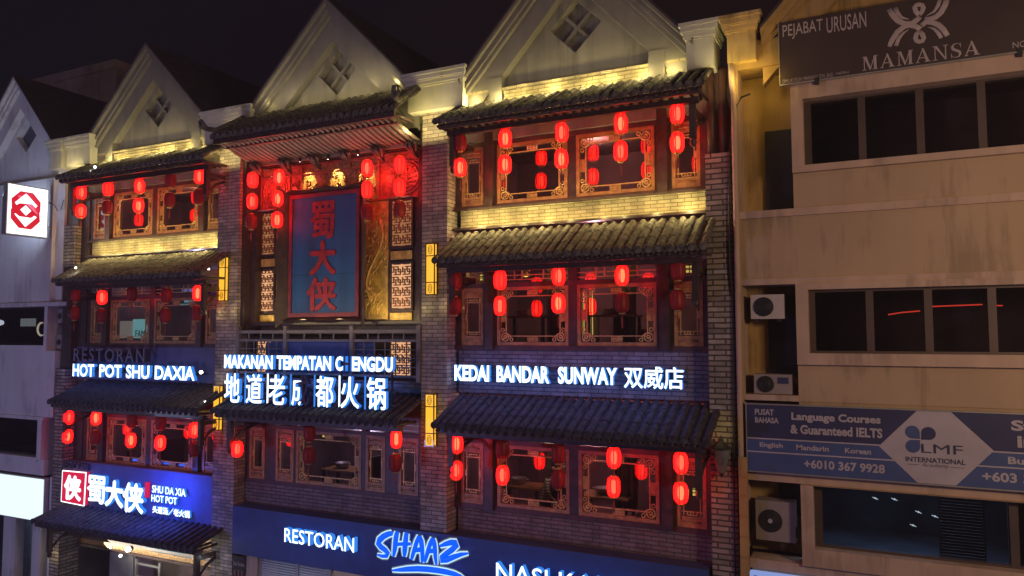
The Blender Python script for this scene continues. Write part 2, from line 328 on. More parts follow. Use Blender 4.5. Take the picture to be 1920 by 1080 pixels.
# ---------------------------------------------------------------- shared builders of facade parts
def tiled_canopy(parent, x0, x1, yt, zt, ye, ze, mat='tile', pitch=.2, posts=True, name='tiled_canopy', ends=(True, True)):
    mb = MB(); n = round((x1-x0)/pitch); dx = (x1-x0)/n
    L = math.hypot(ye-yt, ze-zt); ty, tz = (ye-yt)/L, (ze-zt)/L; ny, nz = tz, -ty     # normal pointing up/outward
    if nz < 0: ny, nz = -ny, -nz
    # bed
    mb.add([(x0,yt,zt),(x1,yt,zt),(x1,ye,ze),(x0,ye,ze),(x0,yt,zt-.05),(x1,yt,zt-.05),(x1,ye,ze-.05),(x0,ye,ze-.05)],
           [(3,2,1,0),(4,5,6,7),(0,1,5,4),(1,2,6,5),(2,3,7,6),(3,0,4,7)])
    seg = 3; K = 6
    for i in range(n+1):
        x = x0+i*dx
        for j in range(seg):
            a, b = L*j/seg, L*(j+1)/seg+.02
            ra, rb = .064+random.uniform(-.003, .003), .072+random.uniform(-.003, .003); jx = random.uniform(-.006, .006)
            vs = []
            for (d, rr) in ((a, ra), (b, rb)):
                for k in range(K+1):
                    t = math.pi*k/K; vs.append((x+jx-rr*math.cos(t), yt+ty*d+ny*rr*math.sin(t), zt+tz*d+nz*rr*math.sin(t)))
            fs = [(k, k+1, K+2+k, K+1+k) for k in range(K)]
            mb.add(vs, fs, 0, True)
            mb.add([vs[K+1+k] for k in range(K+1)], [list(range(K+1))])
        if i < n:                             # pan courses between the cover tiles
            for j in range(seg+2):
                d = L*(j+.9)/(seg+2); h = .007
                p = lambda dd, hh: (yt+ty*dd+ny*hh, zt+tz*dd+nz*hh)
                a1, a2 = p(d-.12, .004), p(d, h); b1 = p(d, .002)
                mb.add([(x+.05,*a1),(x+dx-.05,*a1),(x+dx-.05,*a2),(x+.05,*a2),(x+.05,*b1),(x+dx-.05,*b1)], [(0,1,2,3),(3,2,5,4)])
        # round end cap and drip tongue
        cy, cz = ye+ty*.03, ze+tz*.03
        mb.disc((x, cy-.012, cz+.005), .076, .02, 10)
        if i < n:
            xm = x+dx/2
            mb.prism([(xm-.06, cz+.01), (xm+.06, cz+.01), (xm+.045, cz-.05), (xm, cz-.085), (xm-.045, cz-.05)], cy+.012, cy+.028)
    c = mb.obj(name, mat, parent)
    fb = MB().box(x0+.03, x1-.03, ye+.05, ye+.10, ze-.17, ze-.055)
    for i in range(n+1):                      # rafter ends
        x = x0+.04+i*(x1-x0-.08)/n
        fb.tube([(x, ye+.02, ze-.115), (x, min(yt, ye+.8), ze-.09)], .036, 8)
    fb.box(x0+.1, x1-.1, ye+.28, ye+.40, ze-.26, ze-.16)
    fb.obj('eave_board', 'wood', c)
    if posts:
        for e, x in ((0, x0+.22), (1, x1-.22)):
            if not ends[e]: continue
            q = MB().box(x-.055, x+.055, ye+.28, ye+.40, ze-.92, ze-.27)
            q.lathe((x, ye+.34, ze-.92), [(.0, -.16), (.045, -.14), (.07, -.08), (.05, -.02), (.075, 0)], 10)
            q.box(x-.04, x+.04, ye+.40, yt+.2, ze-.42, ze-.32)
            q.tube([(x, ye+.36, ze-.85), (x, ye+.62, ze-.60), (x, yt+.2, ze-.36)], [.03, .04, .05], 6)
            q.obj('hanging_post', 'wood', c)
    return c
def fret(mb, cx, cz, w, h, y, d):            # small pierced fret block
    t = .014
    for i in range(4): mb.box(cx-w/2+i*w/3-t/2, cx-w/2+i*w/3+t/2, y, y+d, cz-h/2+t, cz+h/2-t)
    for i in range(3): mb.box(cx-w/2-t/2, cx+w/2+t/2, y-.002, y+d-.002, cz-h/2+i*h/2-t/2, cz-h/2+i*h/2+t/2)
    for i in range(3):
        for j in range(2): mb.ring((cx-w/2+(i+.5)*w/3, y+d/2, cz-h/2+(j+.5)*h/2), h*.17, .008, .008, 8)
def big_window(parent, x0, x1, z0, z1, y=.40, glass='glass'):
    f = MB(); t = .072
    f.box(x0, x1, y-.05, y+.05, z0, z0+t); f.box(x0, x1, y-.05, y+.05, z1-t, z1)
    f.box(x0, x0+t, y-.052, y+.048, z0+t, z1-t); f.box(x1-t, x1, y-.052, y+.048, z0+t, z1-t)
    fo = f.obj('window', 'frame', parent)
    g = MB().add([(x0+t, y+.03, z0+t), (x1-t, y+.03, z0+t), (x1-t, y+.03, z1-t), (x0+t, y+.03, z1-t)], [(0,1,2,3)]); g.obj('pane', glass, fo)
    s = MB(); i = .20; b = .020; X0, X1, Z0, Z1 = x0+i, x1-i, z0+i, z1-i
    s.box(X0, X1, y-.02, y+.01, Z0-b/2, Z0+b/2); s.box(X0, X1, y-.02, y+.01, Z1-b/2, Z1+b/2)
    s.box(X0-b/2, X0+b/2, y-.022, y+.008, Z0, Z1); s.box(X1-b/2, X1+b/2, y-.022, y+.008, Z0, Z1)
    for cx, sx in ((X0, 1), (X1, -1)):
        for cz, sz in ((Z0, 1), (Z1, -1)):
            s.ring((cx-sx*.02, y-.02, cz-sz*.02), .085, .016, .016); s.ring((cx-sx*.02, y-.02, cz-sz*.02), .035, .013, .014, 12)
            s.ring((cx+sx*.13, y-.02, cz-sz*.075), .036, .012, .014, 12); s.ring((cx-sx*.075, y-.02, cz+sz*.13), .036, .012, .014, 12)
            s.tube([(cx+sx*.05, y-.02, cz+sz*.05), (cx+sx*.10, y-.02, cz+sz*.0), (cx+sx*.12, y-.02, cz-sz*.05)], .013, 6, flat=.014)
            s.tube([(cx-sx*.02, y-.02, cz-sz*.02), (cx-sx*.09, y-.02, cz-sz*.09)], .02, 6, flat=.014)
    xm, zm = (x0+x1)/2, (z0+z1)/2
    for cz in (z0+.142, z1-.142): fret(s, xm, cz, .22, .10, y-.026, .03)
    for cx in (x0+.142, x1-.142): fret(s, cx, zm, .10, .24, y-.026, .03)
    s.obj('scrollwork', 'scroll', fo)
    return fo
def slim_window(parent, x0, x1, z0, z1, y=.40, glass='glass'):
    f = MB(); t = .07
    f.box(x0, x1, y-.05, y+.05, z0, z0+.05); f.box(x0, x1, y-.05, y+.05, z1-.05, z1)
    f.box(x0, x0+t, y-.052, y+.048, z0+.05, z1-.05); f.box(x1-t, x1, y-.052, y+.048, z0+.05, z1-.05)
    f.box(x0+t, x1-t, y-.03, y+.03, z0+.05, z0+.17); f.box(x0+t, x1-t, y-.03, y+.03, z1-.19, z1-.05)
    f.box(x0+t, x1-t, y-.048, y+.02, z0+.17, z0+.20); f.box(x0+t, x1-t, y-.048, y+.02, z1-.22, z1-.19)
    f.tube([(x0+t+.03, y-.035, z1-.13), ((x0+x1)/2, y-.035, z1-.10), (x1-t-.03, y-.035, z1-.13)], .02, 6, flat=.012)
    f.tube([(x0+t+.03, y-.035, z0+.10), ((x0+x1)/2, y-.035, z0+.13), (x1-t-.03, y-.035, z0+.10)], .02, 6, flat=.012)
    fo = f.obj('window', 'frame', parent)
    MB().add([(x0+t, y+.03, z0+.17), (x1-t, y+.03, z0+.17), (x1-t, y+.03, z1-.19), (x0+t, y+.03, z1-.19)], [(0,1,2,3)]).obj('pane', glass, fo)
    s = MB(); b = .016; X0, X1, Z0, Z1 = x0+t+.05, x1-t-.05, z0+.29, z1-.32; xm = (x0+x1)/2
    for xx in (X0, X1): s.box(xx-b/2, xx+b/2, y-.02, y+.01, z0+.22, z1-.24)
    for zz in (Z0, Z1): s.box(x0+t, x1-t, y-.022, y+.008, zz-b/2, zz+b/2)
    for zz, k in ((Z0, -1), (Z1, 1)):
        s.box(xm-.09, xm+.09, y-.024, y+.006, zz+k*.06-b/2, zz+k*.06+b/2)
        for dx in (-.09, .09): s.box(xm+dx-b/2, xm+dx+b/2, y-.02, y+.01, min(zz, zz+k*.06), max(zz, zz+k*.06))
        s.ring((xm, y-.02, zz+k*.03), .03, .01, .012, 10)
    for xx in (X0-.028, X1+.028): fret(s, xx, (Z0+Z1)/2, .04, .13, y-.024, .03)
    s.obj('scrollwork', 'scroll', fo)
    return fo
def gable(parent, xc, za, slope, zlow, zb, dz, mat='gable', trim='gable_trim', hw=2.5, y0=.28, posts=True, pane=None):
    """steep gable: recessed wall with a diamond opening, raised A-frame border, two moulding steps"""
    d = .58
    zl = za-.25-slope*hw
    wl = MB()
    for sgn in (-1, 1):
        pts = [(xc, zb), (xc, dz-d), (xc+sgn*d, dz), (xc, dz+d), (xc, za-.2), (xc+sgn*hw, max(zl, zlow)), (xc+sgn*hw, zb)]
        wl.prism(pts, y0, y0+.22)
    wo = wl.obj('gable', mat, parent)
    dm = MB().prism([(xc, dz-d-.02), (xc+d+.02, dz), (xc, dz+d+.02), (xc-d-.02, dz)], y0+.225, y0+.26)
    dm.obj('diamond_panel', pane or mat, wo)
    mu = MB(); t = .024
    for sgn in (1, -1):
        a = (xc-sgn*d/2, dz-d/2); b = (xc+sgn*d/2, dz+d/2); o = .001*sgn
        mu.prism([(a[0]-t*sgn, a[1]+t), (a[0]+t*sgn, a[1]-t), (b[0]+t*sgn, b[1]-t), (b[0]-t*sgn, b[1]+t)], y0+.12+o, y0+.22+o)
    if not pane: mu.obj('mullion', trim, wo)
    fr = MB()
    k = math.sqrt(1+slope*slope)
    def strip(o0, o1, ya, yb, lo):           # strip along both slopes between vertical offsets o0..o1 under the apex line
        for sgn in (-1, 1):
            w = hw+.05
            fr.prism([(xc, za-o0), (xc+sgn*w, za-o0-slope*w), (xc+sgn*w, za-o1-slope*w), (xc, za-o1)], ya, yb)
    strip(.00, .14, -.20, .32, 0); strip(.14, .30, -.10, .30, 0); strip(.30, .42, -.04, .29, 0)
    strip(.42, 1.02, .06, .275, 0)
    fr.obj('gable_border', trim, wo)
    if posts:
        for sgn in (-1, 1):
            ps = MB()
            a, b = xc+sgn*1.62, xc+sgn*1.94
            lo, hi = min(a, b), max(a, b)
            zt = za-1.05-slope*1.62
            ps.box(lo, hi, .045, .279, zb+.02, zt)
            ps.obj('gable_post', trim, wo)
    rf = MB()
    for sgn in (-1, 1):
        w = hw+.06; p = [(xc, za+.01), (xc+sgn*w, za-slope*w+.01), (xc+sgn*w, za-slope*w-.05), (xc, za-.05)]
        rf.prism(p, -.22, 7)
    rf.obj('roof', 'roofdark', parent)
    return wo
def cornice(parent, x0, x1, mat='cornice', zb=13.60, zt=14.47, yf=-.30, yb=.5, name='cornice'):
    mb = MB()
    mb.box(x0+.12, x1-.12, yf+.12, yb, zb, zt-.32)
    mb.box(x0+.09, x1-.09, yf+.09, yb, zt-.32, zt-.28); mb.box(x0+.07, x1-.07, yf+.07, yb, zt-.28, zt-.20)
    mb.box(x0+.05, x1-.05, yf+.05, yb, zt-.20, zt-.17); mb.box(x0+.03, x1-.03, yf+.03, yb, zt-.17, zt-.07)
    mb.box(x0, x1, yf, yb, zt-.07, zt)
    return mb.obj(name, mat, parent)
def storey(parent, ox, zs, zt, transom, glass='glass', lamp=False):
    """one upper storey of the right/left bays: posts, beams, two wide carved windows between two slim ones"""
    xs = [(-8.20, -7.65), (-7.31, -5.65), (-5.45, -3.78), (-3.44, -2.88)]
    slim_window(parent, ox+xs[0][0], ox+xs[0][1], zs, zt, glass=glass); big_window(parent, ox+xs[1][0], ox+xs[1][1], zs, zt, glass=glass)
    big_window(parent, ox+xs[2][0], ox+xs[2][1], zs, zt, glass=glass); slim_window(parent, ox+xs[3][0], ox+xs[3][1], zs, zt, glass=glass)
    for a, b in ((-8.37, -8.20), (-7.65, -7.31), (-5.65, -5.45), (-3.78, -3.44), (-2.88, -2.72)):
        p = MB().box(ox+a, ox+b, .36, .52, zs-.09, transom)
        if b-a > .3: p.box(ox+(a+b)/2-.1, ox+(a+b)/2+.1, .26, .37, zs-.09, transom+.25)
        p.obj('post', 'wood', parent)
    each('beam', 'wood_red', parent, (ox-8.37, ox-2.72, .33, .53, zs-.10, zs-.001), (ox-8.37, ox-2.72, .34, .53, zt+.001, zt+.10))
    if transom-zt > .2:
        tr = MB(); z0, z1 = zt+.10, transom
        for a, b in ((-8.20, -7.65), (-7.31, -5.65), (-5.45, -3.78), (-3.44, -2.88)):
            tr.box(ox+a, ox+b, .385, .41, z1-.05, z1-.025); tr.box(ox+a, ox+b, .385, .41, z0+.05, z0+.07)
            tr.box(ox+a, ox+b, .385, .41, (z0+z1)/2-.012, (z0+z1)/2+.012)
            m = (a+b)/2
            for q in ((m-.09, m+.09) if b-a < 1 else (a+.4, a+.58, b-.58, b-.4)):
                tr.box(ox+q-.012, ox+q+.012, .38, .405, z0+.05, z1-.03)
        to = tr.obj('transom', 'scroll', parent)
        MB().add([(ox-8.2, .43, z0), (ox-2.88, .43, z0), (ox-2.88, .43, z1), (ox-8.2, .43, z1)], [(0,1,2,3)]).obj('pane', glass, to)
def glow_row(name, x0, x1, y, z, n, power, color=WARM):
    for i in range(n):
        point(name, (x0+(x1-x0)*(i+.5)/n+random.uniform(-.12, .12), y, z), power*random.uniform(.55, 1.5), color, .025)
def interior(parent, x0, x1, z0, z1, mat='room', yb=3.6):
    mb = MB().box(x0, x1, yb, yb+.1, z0, z1).box(x0, x1, .56, yb, z0-.12, z0).box(x0, x1, .56, yb, z1, z1+.1)
    mb.box(x0-.1, x0, .56, yb, z0, z1).box(x1, x1+.1, .56, yb, z0, z1)
    return mb.obj('interior', mat, parent)
def brick_pillar(parent, x0, x1, y0, y1, z0, z1, mat='brick'):
    return MB().box(x0, x1, y0, y1, z0, z1).obj('brick_pillar', mat, parent)
# ================================================================ RIGHT BAY of the restaurant
RB = thing('restaurant_shophouse', 'brick restaurant bay with three lantern-hung window storeys, next to the beige building', 'shophouse', (-5.55, 0, 0), 'restaurant bays in the terrace')
LB = thing('restaurant_shophouse', 'brick restaurant bay with three lantern-hung window storeys, next to the white building', 'shophouse', (-18.3, 0, 0), 'restaurant bays in the terrace')
CB = thing('restaurant_shophouse', 'middle brick restaurant bay with red carved frieze, gold panels and deep curved eave', 'shophouse', (-11.85, 0, 0), 'restaurant bays in the terrace')
def side_bay(root, ox, xc, za, slope, left):
    # pillars
    z_low = 0
    if not left:
        brick_pillar(root, -9.03, -8.37, 0, .55, z_low, 13.75)
        brick_pillar(root, -2.72, -2.25, 0, .55, z_low, 11.98, 'brick_rough')
        w = MB().box(-2.80, -2.12, .25, .6, 11.98, 13.7).obj('wall', 'wood_red', root)
        for x in (-2.62, -2.40): MB().tube([(x, .12, 11.99), (x, .12, 13.6)], .075, 10).obj('downpipe', 'wood_red', root)
    else:
        brick_pillar(root, -21.90, -21.48, 0, .6, z_low, 7.6, 'brick_rough')
        brick_pillar(root, -21.90, -21.42, .1, .75, 10.65, 11.9, 'brick_rough')
        each('wall', 'wood', root, (-21.88, -21.44, .12, .7, 7.6, 10.65), (-21.95, -21.40, .2, .75, 11.9, 13.7))
    x0, x1 = ox-8.37, ox-2.72
    if left: MB().box(-21.44, x0-.002, .32, .7, 4.3, 13.1).obj('post', 'wood', root)
    # brick bands under the windows
    MB().box(x0+.15, x1, .34, .56, 10.96, 11.35).obj('brick_band', 'brick_band', root)
    each('ledge', 'wood', root, (x0, x1, .22, .56, 11.351, 11.38), (x0, x1, .20, .56, 10.90, 10.955))
    if not left:
        MB().box(x0+.1, x1, .345, .56, 7.30, 8.25).obj('brick_band', 'brick_dark', root)
        MB().box(x0+.1, x1, .345, .56, 4.30, 4.80).obj('brick_band', 'brick_dark', root)
    else:
        MB().box(x0-.35, x1, .30, .56, 7.30, 8.25).obj('sign_band', 'navy_band', root)
        MB().box(x0-.35, x1, .08, .56, 3.62, 4.93).obj('sign_band', 'navy_band', root)
    storey(root, ox, 11.45, 12.76, 12.9); storey(root, ox, 8.35, 9.61, 10.02); storey(root, ox, 4.91, 6.22, 6.55)
    each('beam', 'cornice', root, (x0, x1, .10, .16, 10.06, 10.16), (x0, x1, .16, .50, 10.05, 10.30))
    MB().box(x0, x1, .16, .50, 6.60, 6.80).obj('beam', 'wood', root)
    for z0, z1 in ((4.42, 7.25), (8.25, 10.85), (11.36, 13.3)): interior(root, x0+.02, x1-.02, z0, z1-.2 if z1 > 13 else z1)
    # gable, parapet and canopies
    MB().box(x0, x1, .28, .50, 12.87, 13.10).obj('wall', 'gable', root)
    gable(root, xc, za, slope, 14.2, 13.101, 15.08)
    pr = MB()
    for a, b in ((xc-1.60, xc+1.60), (x0+.2, xc-1.96), (xc+1.96, x1-.05)):
        if b-a > .1: pr.box(a, b, .10, .277, 13.40, 13.86).box(a-.015, b+.015, .055, .277, 13.861, 13.93)
    pr.obj('parapet_strip', 'brick_band', root)
    xl, xr = (x0+.25, x1+.12) if not left else (x0+.35, x1+.45)
    tiled_canopy(root, xl, xr, .08, 13.62, -.9, 13.08)
    tiled_canopy(root, xl, xr, .18, 10.80, -.9, 10.14)
    tiled_canopy(root, xl, xr, .28, 7.25, -.9, 6.74, 'tile_dark')
    cornice(root, *((-3.12, -2.37) if not left else (-21.6, -20.3)))
    # uplighting hidden behind the tops of the canopies
    glow_row('led_uplight', x0+.3, x1-.2, -.10, 13.70, 8, 7.5)
    glow_row('led_uplight', x0+.3, x1-.2, .0, 11.0, 9, 11)
    area('window_led', (ox-5.5, .05, 11.36), (ox-5.5, .36, 12.3), 5.0, 15, (1, .72, .26), .05)
    area('gable_wash', (xc, -.60, 13.60), (xc, .3, 14.8), 3.6, 12, (1, .82, .46), .15)
side_bay(RB, 0, -5.42, 17.0, 1.10, False)
side_bay(LB, -12.70, -18.12, 16.83, 1.00, True)
# pillar between left and middle bays, cornices and their lamps
brick_pillar(CB, -15.37, -14.62, 0, .55, 0, 13.75)
cornice(CB, -9.43, -7.76); cornice(CB, -15.85, -14.02)
for x in (-8.70, -15.0):
    area('pillar_uplight', (x, -.50, 13.0), (x, -.1, 14.2), .9, 22, WARM, .08)
    point('pillar_uplight', (x-.2, -.16, 9.15), 1.1, WARM); point('pillar_uplight', (x+.25, -.16, 9.2), .7, WARM)
area('cornice_uplight', (-2.6, -.55, 13.2), (-2.6, -.1, 14.2), .8, 14, WARM, .06)
area('cornice_uplight', (-21.0, -.55, 13.2), (-21.0, -.1, 14.2), .8, 14, WARM, .06)
for x in (-2.5, -8.4, -14.8): point('pillar_uplight', (x, -.25, 6.85), .7, WARM)
point('pillar_uplight', (-21.75, -.22, 11.0), 1.2, WARM); point('pillar_uplight', (-21.6, -.25, 2.2), 2.0, WARM); point('pillar_uplight', (-14.95, -.3, 3.0), .8, (.8, .9, 1))
# ================================================================ MIDDLE BAY
X0, X1 = -14.62, -9.03
each('post', 'wood', CB, (X0, X0+.12, .1, .9, 8.6, 13.4), (X1-.12, X1, .1, .9, 8.6, 13.4), (X0+.12, X0+.30, .30, .9, 8.75, 13.2), (X1-.30, X1-.12, .30, .9, 8.75, 13.2))
# door-screen wall: dark boards, carved red/gold frieze, gold panels and backlit fret screens
yw = .50
MB().box(X0+.3, X1-.3, yw+.03, yw+.15, 8.9, 13.2).obj('wall', 'wood', CB)
each('ledge', 'wood', CB, (X0+.12, X1-.12, .28, .6, 8.82, 8.90), (X0+.12, X1-.12, .32, .6, 8.50, 8.56))
fz = MB(); za, zb = 11.86, 12.86
fz.box(-14.30, -12.95, yw-.03, yw+.03, za, zb, 0); fz.box(-12.95, -10.55, yw-.03, yw+.03, za, zb, 1); fz.box(-10.55, -9.35, yw-.03, yw+.03, za, zb, 0)
for x0, x1 in ((-14.30, -9.35),):
    for z0, z1 in ((zb, zb+.06), (za-.05, za), (zb-.20, zb-.17)): fz.box(x0, x1, yw-.07, yw+.02, z0, z1, 0)
for x in (-14.3, -13.35, -12.95, -10.55, -10.12, -9.40): fz.box(x-.025, x+.025, yw-.075, yw+.02, za, zb, 0)
for xc in (-13.83, -9.76):                   # round longevity medallions
    for r_, t_ in ((.40, .022), (.33, .014), (.07, .02)): fz.ring((xc, yw-.04, za+.45), r_, t_, .03, 26, 0)
    for dz in (-.22, -.11, 0, .11, .22):
        hw = math.sqrt(.30**2-dz*dz)*.85; fz.box(xc-hw, xc+hw, yw-.065, yw-.02, za+.45+dz-.016, za+.45+dz+.016, 0)
    fz.box(xc-.02, xc+.02, yw-.068, yw-.02, za+.20, za+.70, 0)
for i in range(60):                          # swirling carved foliage
    x = random.uniform(-13.3, -9.6) if i > 22 else random.uniform(-12.9, -10.6); z = random.uniform(za+.08, zb-.25)
    if -14.3 < x < -13.4 or -10.1 < x: continue
    r_ = random.uniform(.05, .11); a0 = random.uniform(0, 6.28); mi = 1 if -12.95 < x < -10.55 else 0
    fz.tube([(x+r_*(1-k/9)*math.cos(a0+k*.8), yw-.04, z+r_*(1-k/9)*math.sin(a0+k*.8)) for k in range(8)], [.022-.0015*k for k in range(8)], 6, mi, flat=.03)
fz.obj('carved_frieze', ['carve_red', 'carve_gold'], CB)
def fret_screen(x0, x1, z0, z1, glow):
    fr = MB(); t = .05
    fr.box(x0-t, x1+t, yw-.04, yw+.03, z0-t, z0).box(x0-t, x1+t, yw-.04, yw+.03, z1, z1+t).box(x0-t, x0, yw-.04, yw+.03, z0, z1).box(x1, x1+t, yw-.04, yw+.03, z0, z1)
    fo = fr.obj('fret_screen', 'wood', CB)
    MB().add([(x0, yw+.02, z0), (x1, yw+.02, z0), (x1, yw+.02, z1), (x0, yw+.02, z1)], [(0,1,2,3)]).obj('backlight', glow, fo)
    s = MB(); u = (x1-x0)/9; b = u*.20; nz = int(round((z1-z0)/u)); u2 = (z1-z0)/nz
    for j in range(nz+1):                    # interlocking brick-key fret
        z = z0+j*u2; a = [(0, 3), (6, 9)] if j % 4 == 0 else [(1, 4), (5, 8)] if j % 4 == 1 else [(0, 2), (3, 6), (7, 9)] if j % 4 == 2 else [(1, 4), (5, 8)]
        for p, q in a: s.box(x0+p*u, x0+q*u, yw-.012, yw+.012, z-b, z+b)
    for i in range(1, 9):
        for j in range(nz):
            if (i*2+j) % 4 in ((0, 1) if i % 2 else (1, 2)): s.box(x0+i*u-b, x0+i*u+b, yw-.015, yw+.009, z0+j*u2, z0+(j+1)*u2)
    s.obj('lattice', 'lattice', fo)
    return fo
for xa, xb in ((-14.40, -13.87), (-10.20, -9.63)):
    fret_screen(xa, xb, 10.68, 11.76, 'grid_glow_dim'); fret_screen(xa, xb, 9.20, 10.25, 'grid_glow'); fret_screen(xa, xb, 7.62, 8.42, 'grid_glow')
    each('gold_panel', 'gold', CB, (xa-.02, xb+.02, yw-.02, yw+.03, 10.36, 10.56), (xa-.02, xb+.02, yw-.02, yw+.03, 8.93, 9.10))
    MB().tube([(xa-.05, .36, 11.82), (xb+.08, .36, 11.82)], .02, 8).obj('rail', 'pale_metal', CB)
# dragon relief panels
def relief(x0, x1, z0, z1, seed):
    random.seed(seed)
    p = MB().box(x0, x1, yw-.02, yw+.03, z0, z1).obj('gold_panel', 'gold', CB)
    s = MB(); xm = (x0+x1)/2; wd = (x1-x0)
    body = [(xm+wd*.30*math.sin(t*5.2+.6), yw-.03, z1-.45-(z1-z0-.9)*t) for t in [k/30 for k in range(31)]]
    s.tube(body, [.015+.028*math.sin(math.pi*min(1, .15+k/32)) for k in range(31)], 8, flat=.045)
    for side in (-1, 1): s.tube([(b[0]+side*wd*.11, b[1], b[2]) for b in body[3:28]], .012, 6, flat=.02)
    for i in range(170):
        k = random.randrange(1, 30); bx, by, bz = body[k]
        x = min(max(bx+random.gauss(0, wd*.28), x0+.06), x1-.06); z = min(max(bz+random.gauss(0, .1), z0+.08), z1-.08)
        a = random.uniform(.4, 1.3); l = random.uniform(.03, .08)
        s.tube([(x-l*math.cos(a)*.7, yw-.025, z-l*math.sin(a)), (x+.02*random.uniform(-1, 1), yw-.03, z), (x+l*math.cos(a)*.6, yw-.025, z+l*math.sin(a))], [.004, .014, .004], 6, flat=.03)
    for i in range(26):                      # flames round the head, waves at the foot
        top = i < 13; x = random.uniform(x0+.1, x1-.1); z = random.uniform(z1-.75, z1-.25) if top else random.uniform(z0+.1, z0+.55)
        s.tube([(x-.06, yw-.025, z-.12), (x-.04, yw-.03, z), (x+.05, yw-.03, z+.09), (x+.11, yw-.025, z+.12)], [.006, .016, .012, .004], 6, flat=.016)
    s.obj('dragon_relief', 'gold_hi', p)
relief(-11.05, -10.29, 8.95, 11.80, 3); relief(-13.78, -13.05, 8.95, 11.80, 5)
random.seed(11)
# flared eave: tiled roof, curved ribbed soffit, brackets
XL, XR = -14.35, -9.02
tiled_canopy(CB, XL, XR, .10, 14.27, -1.15, 13.44, 'tile', .2, posts=False)
def soff(t): return (-1.10+1.25*t, 13.30-.26*math.sin(t*math.pi/2)**1.3)
sf = MB(); N = 8
for i in range(N):
    (ya, za_), (yb_, zb_) = soff(i/N), soff((i+1)/N)
    sf.add([(XL+.1, ya, za_), (XR-.1, ya, za_), (XR-.1, yb_, zb_), (XL+.1, yb_, zb_)], [(0,1,2,3)], 0, True)
nr = 34
for j in range(nr):
    x = XL+.15+(XR-XL-.3)*j/(nr-1)
    sf.tube([(x, soff(i/N)[0], soff(i/N)[1]-.015) for i in range(N+1)], .042, 6, 0)
sf.box(XL+.05, XR-.05, .12, .22, 12.94, 13.02, 0); sf.box(XL, XR, -1.14, -1.08, 13.24, 13.42, 1)
sf.obj('ribbed_soffit', ['soffit', 'wood'], CB)
MB().box(X0+.12, X1-.12, .30, .5, 12.94, 13.6).obj('beam', 'wood', CB)
for i in range(6):
    x = -14.05+i*(4.75/5); b = MB()
    b.box(x-.05, x+.05, -.12, .3, 12.90, 12.95)
    for dx in (-.13, .13): b.tube([(x, .2, 12.74), (x+dx*.6, .05, 12.80), (x+dx, -.06, 12.90), (x+dx*.7, -.12, 12.97)], [.03, .05, .045, .03], 8)
    b.tube([(x, .24, 12.68), (x, .10, 12.74), (x, -.08, 12.86), (x, -.16, 12.95)], [.025, .05, .05, .03], 8)
    b.disc((x-.13, -.09, 12.92), .05, .08, 12); b.disc((x+.13, -.09, 12.92), .05, .08, 12)
    b.obj('bracket', 'wood', CB)
for x, sg in ((XL-.02, -1), (XR-.02, 1)):    # upturned corner ridges
    c = MB(); c.tube([(x-sg*.05, .1, 14.32), (x-sg*.03, -.5, 13.93), (x+sg*.02, -1.0, 13.62), (x+sg*.10, -1.25, 13.62), (x+sg*.16, -1.36, 13.82)], [.10, .09, .08, .07, .04], 8)
    c.tube([(x+sg*.10, -1.25, 13.62), (x+sg*.24, -1.30, 13.66), (x+sg*.26, -1.32, 13.80), (x+sg*.19, -1.33, 13.84)], [.05, .045, .035, .02], 8)
    c.obj('corner_finial', 'tile', CB)
gable(CB, -11.72, 16.83, 1.00, 14.2, 13.4, 15.08)
MB().box(X0-.3, X1+.3, .3, .55, 13.0, 14.3).obj('wall', 'gable', CB)
area('gable_wash', (-11.7, -.40, 14.45), (-11.7, .3, 15.3), 3.8, 14, (1, .82, .46), .15)
area('ledge_led', (-11.8, .12, 8.95), (-11.8, .5, 10.2), 4.8, 24, (1, .72, .32), .06); area('panel_wash', (-11.8, -1.0, 8.9), (-11.8, .5, 10.7), 4.8, 23, (1, .76, .36), .1); area('soffit_light', (-11.8, -.55, 12.35), (-11.8, -.5, 13.2), 4.6, 9, (1, .78, .62), .2)  # panel and soffit lights are added fills, evening the panels, lifting the soffit
glow_row('led_uplight', -14.0, -9.4, -.10, 14.44, 6, 2.2)
# middle storey behind the balcony
MB().box(X0, X1, .1, 2.5, 7.36, 7.52).obj('balcony_slab', 'brick_dark', CB)
MB().box(X0+.3, X1-.3, .56, .66, 7.5, 8.85).obj('wall', 'wood', CB)
rl = MB()
for z0, z1, y in ((8.62, 8.70, -.03), (8.42, 8.48, -.02), (7.62, 7.67, -.02)): rl.box(X0+.02, X1-.02, y, y+.06, z0, z1)
for x in (X0+.06, -12.98, -10.95, X1-.06): rl.box(x-.05, x+.05, -.045, .055, 7.52, 8.80)
for x in (-14.2, -13.8, -13.4, -12.4, -11.9, -11.5, -10.5, -10.2, -9.8, -9.5): rl.box(x-.015, x+.015, -.012, .018, 8.48, 8.62)
for a, b in ((X0+.1, -13.03), (-10.9, X1-.1)):
    n = 6
    for i in range(1, n): rl.box(a+(b-a)*i/n-.011, a+(b-a)*i/n+.011, -.01, .012, 7.67, 8.42)
    for z in (7.85, 8.05, 8.24): rl.box(a, b, -.014, .008, z-.011, z+.011)
    for i in range(n):
        c_ = a+(b-a)*(i+.5)/n; rl.ring((c_, -.005, 8.05), .085, .011, .011, 12)
rl.obj('balcony_railing', P('railing_paint', (.19, .165, .15), .5, var=.2), CB)
each('balcony_panel', 'navy', CB, (-12.93, -11.0, .02, .05, 7.62, 8.42), (-11.0, -10.35, .07, .09, 7.6, 8.4), (-13.7, -12.98, .07, .09, 7.6, 8.4))
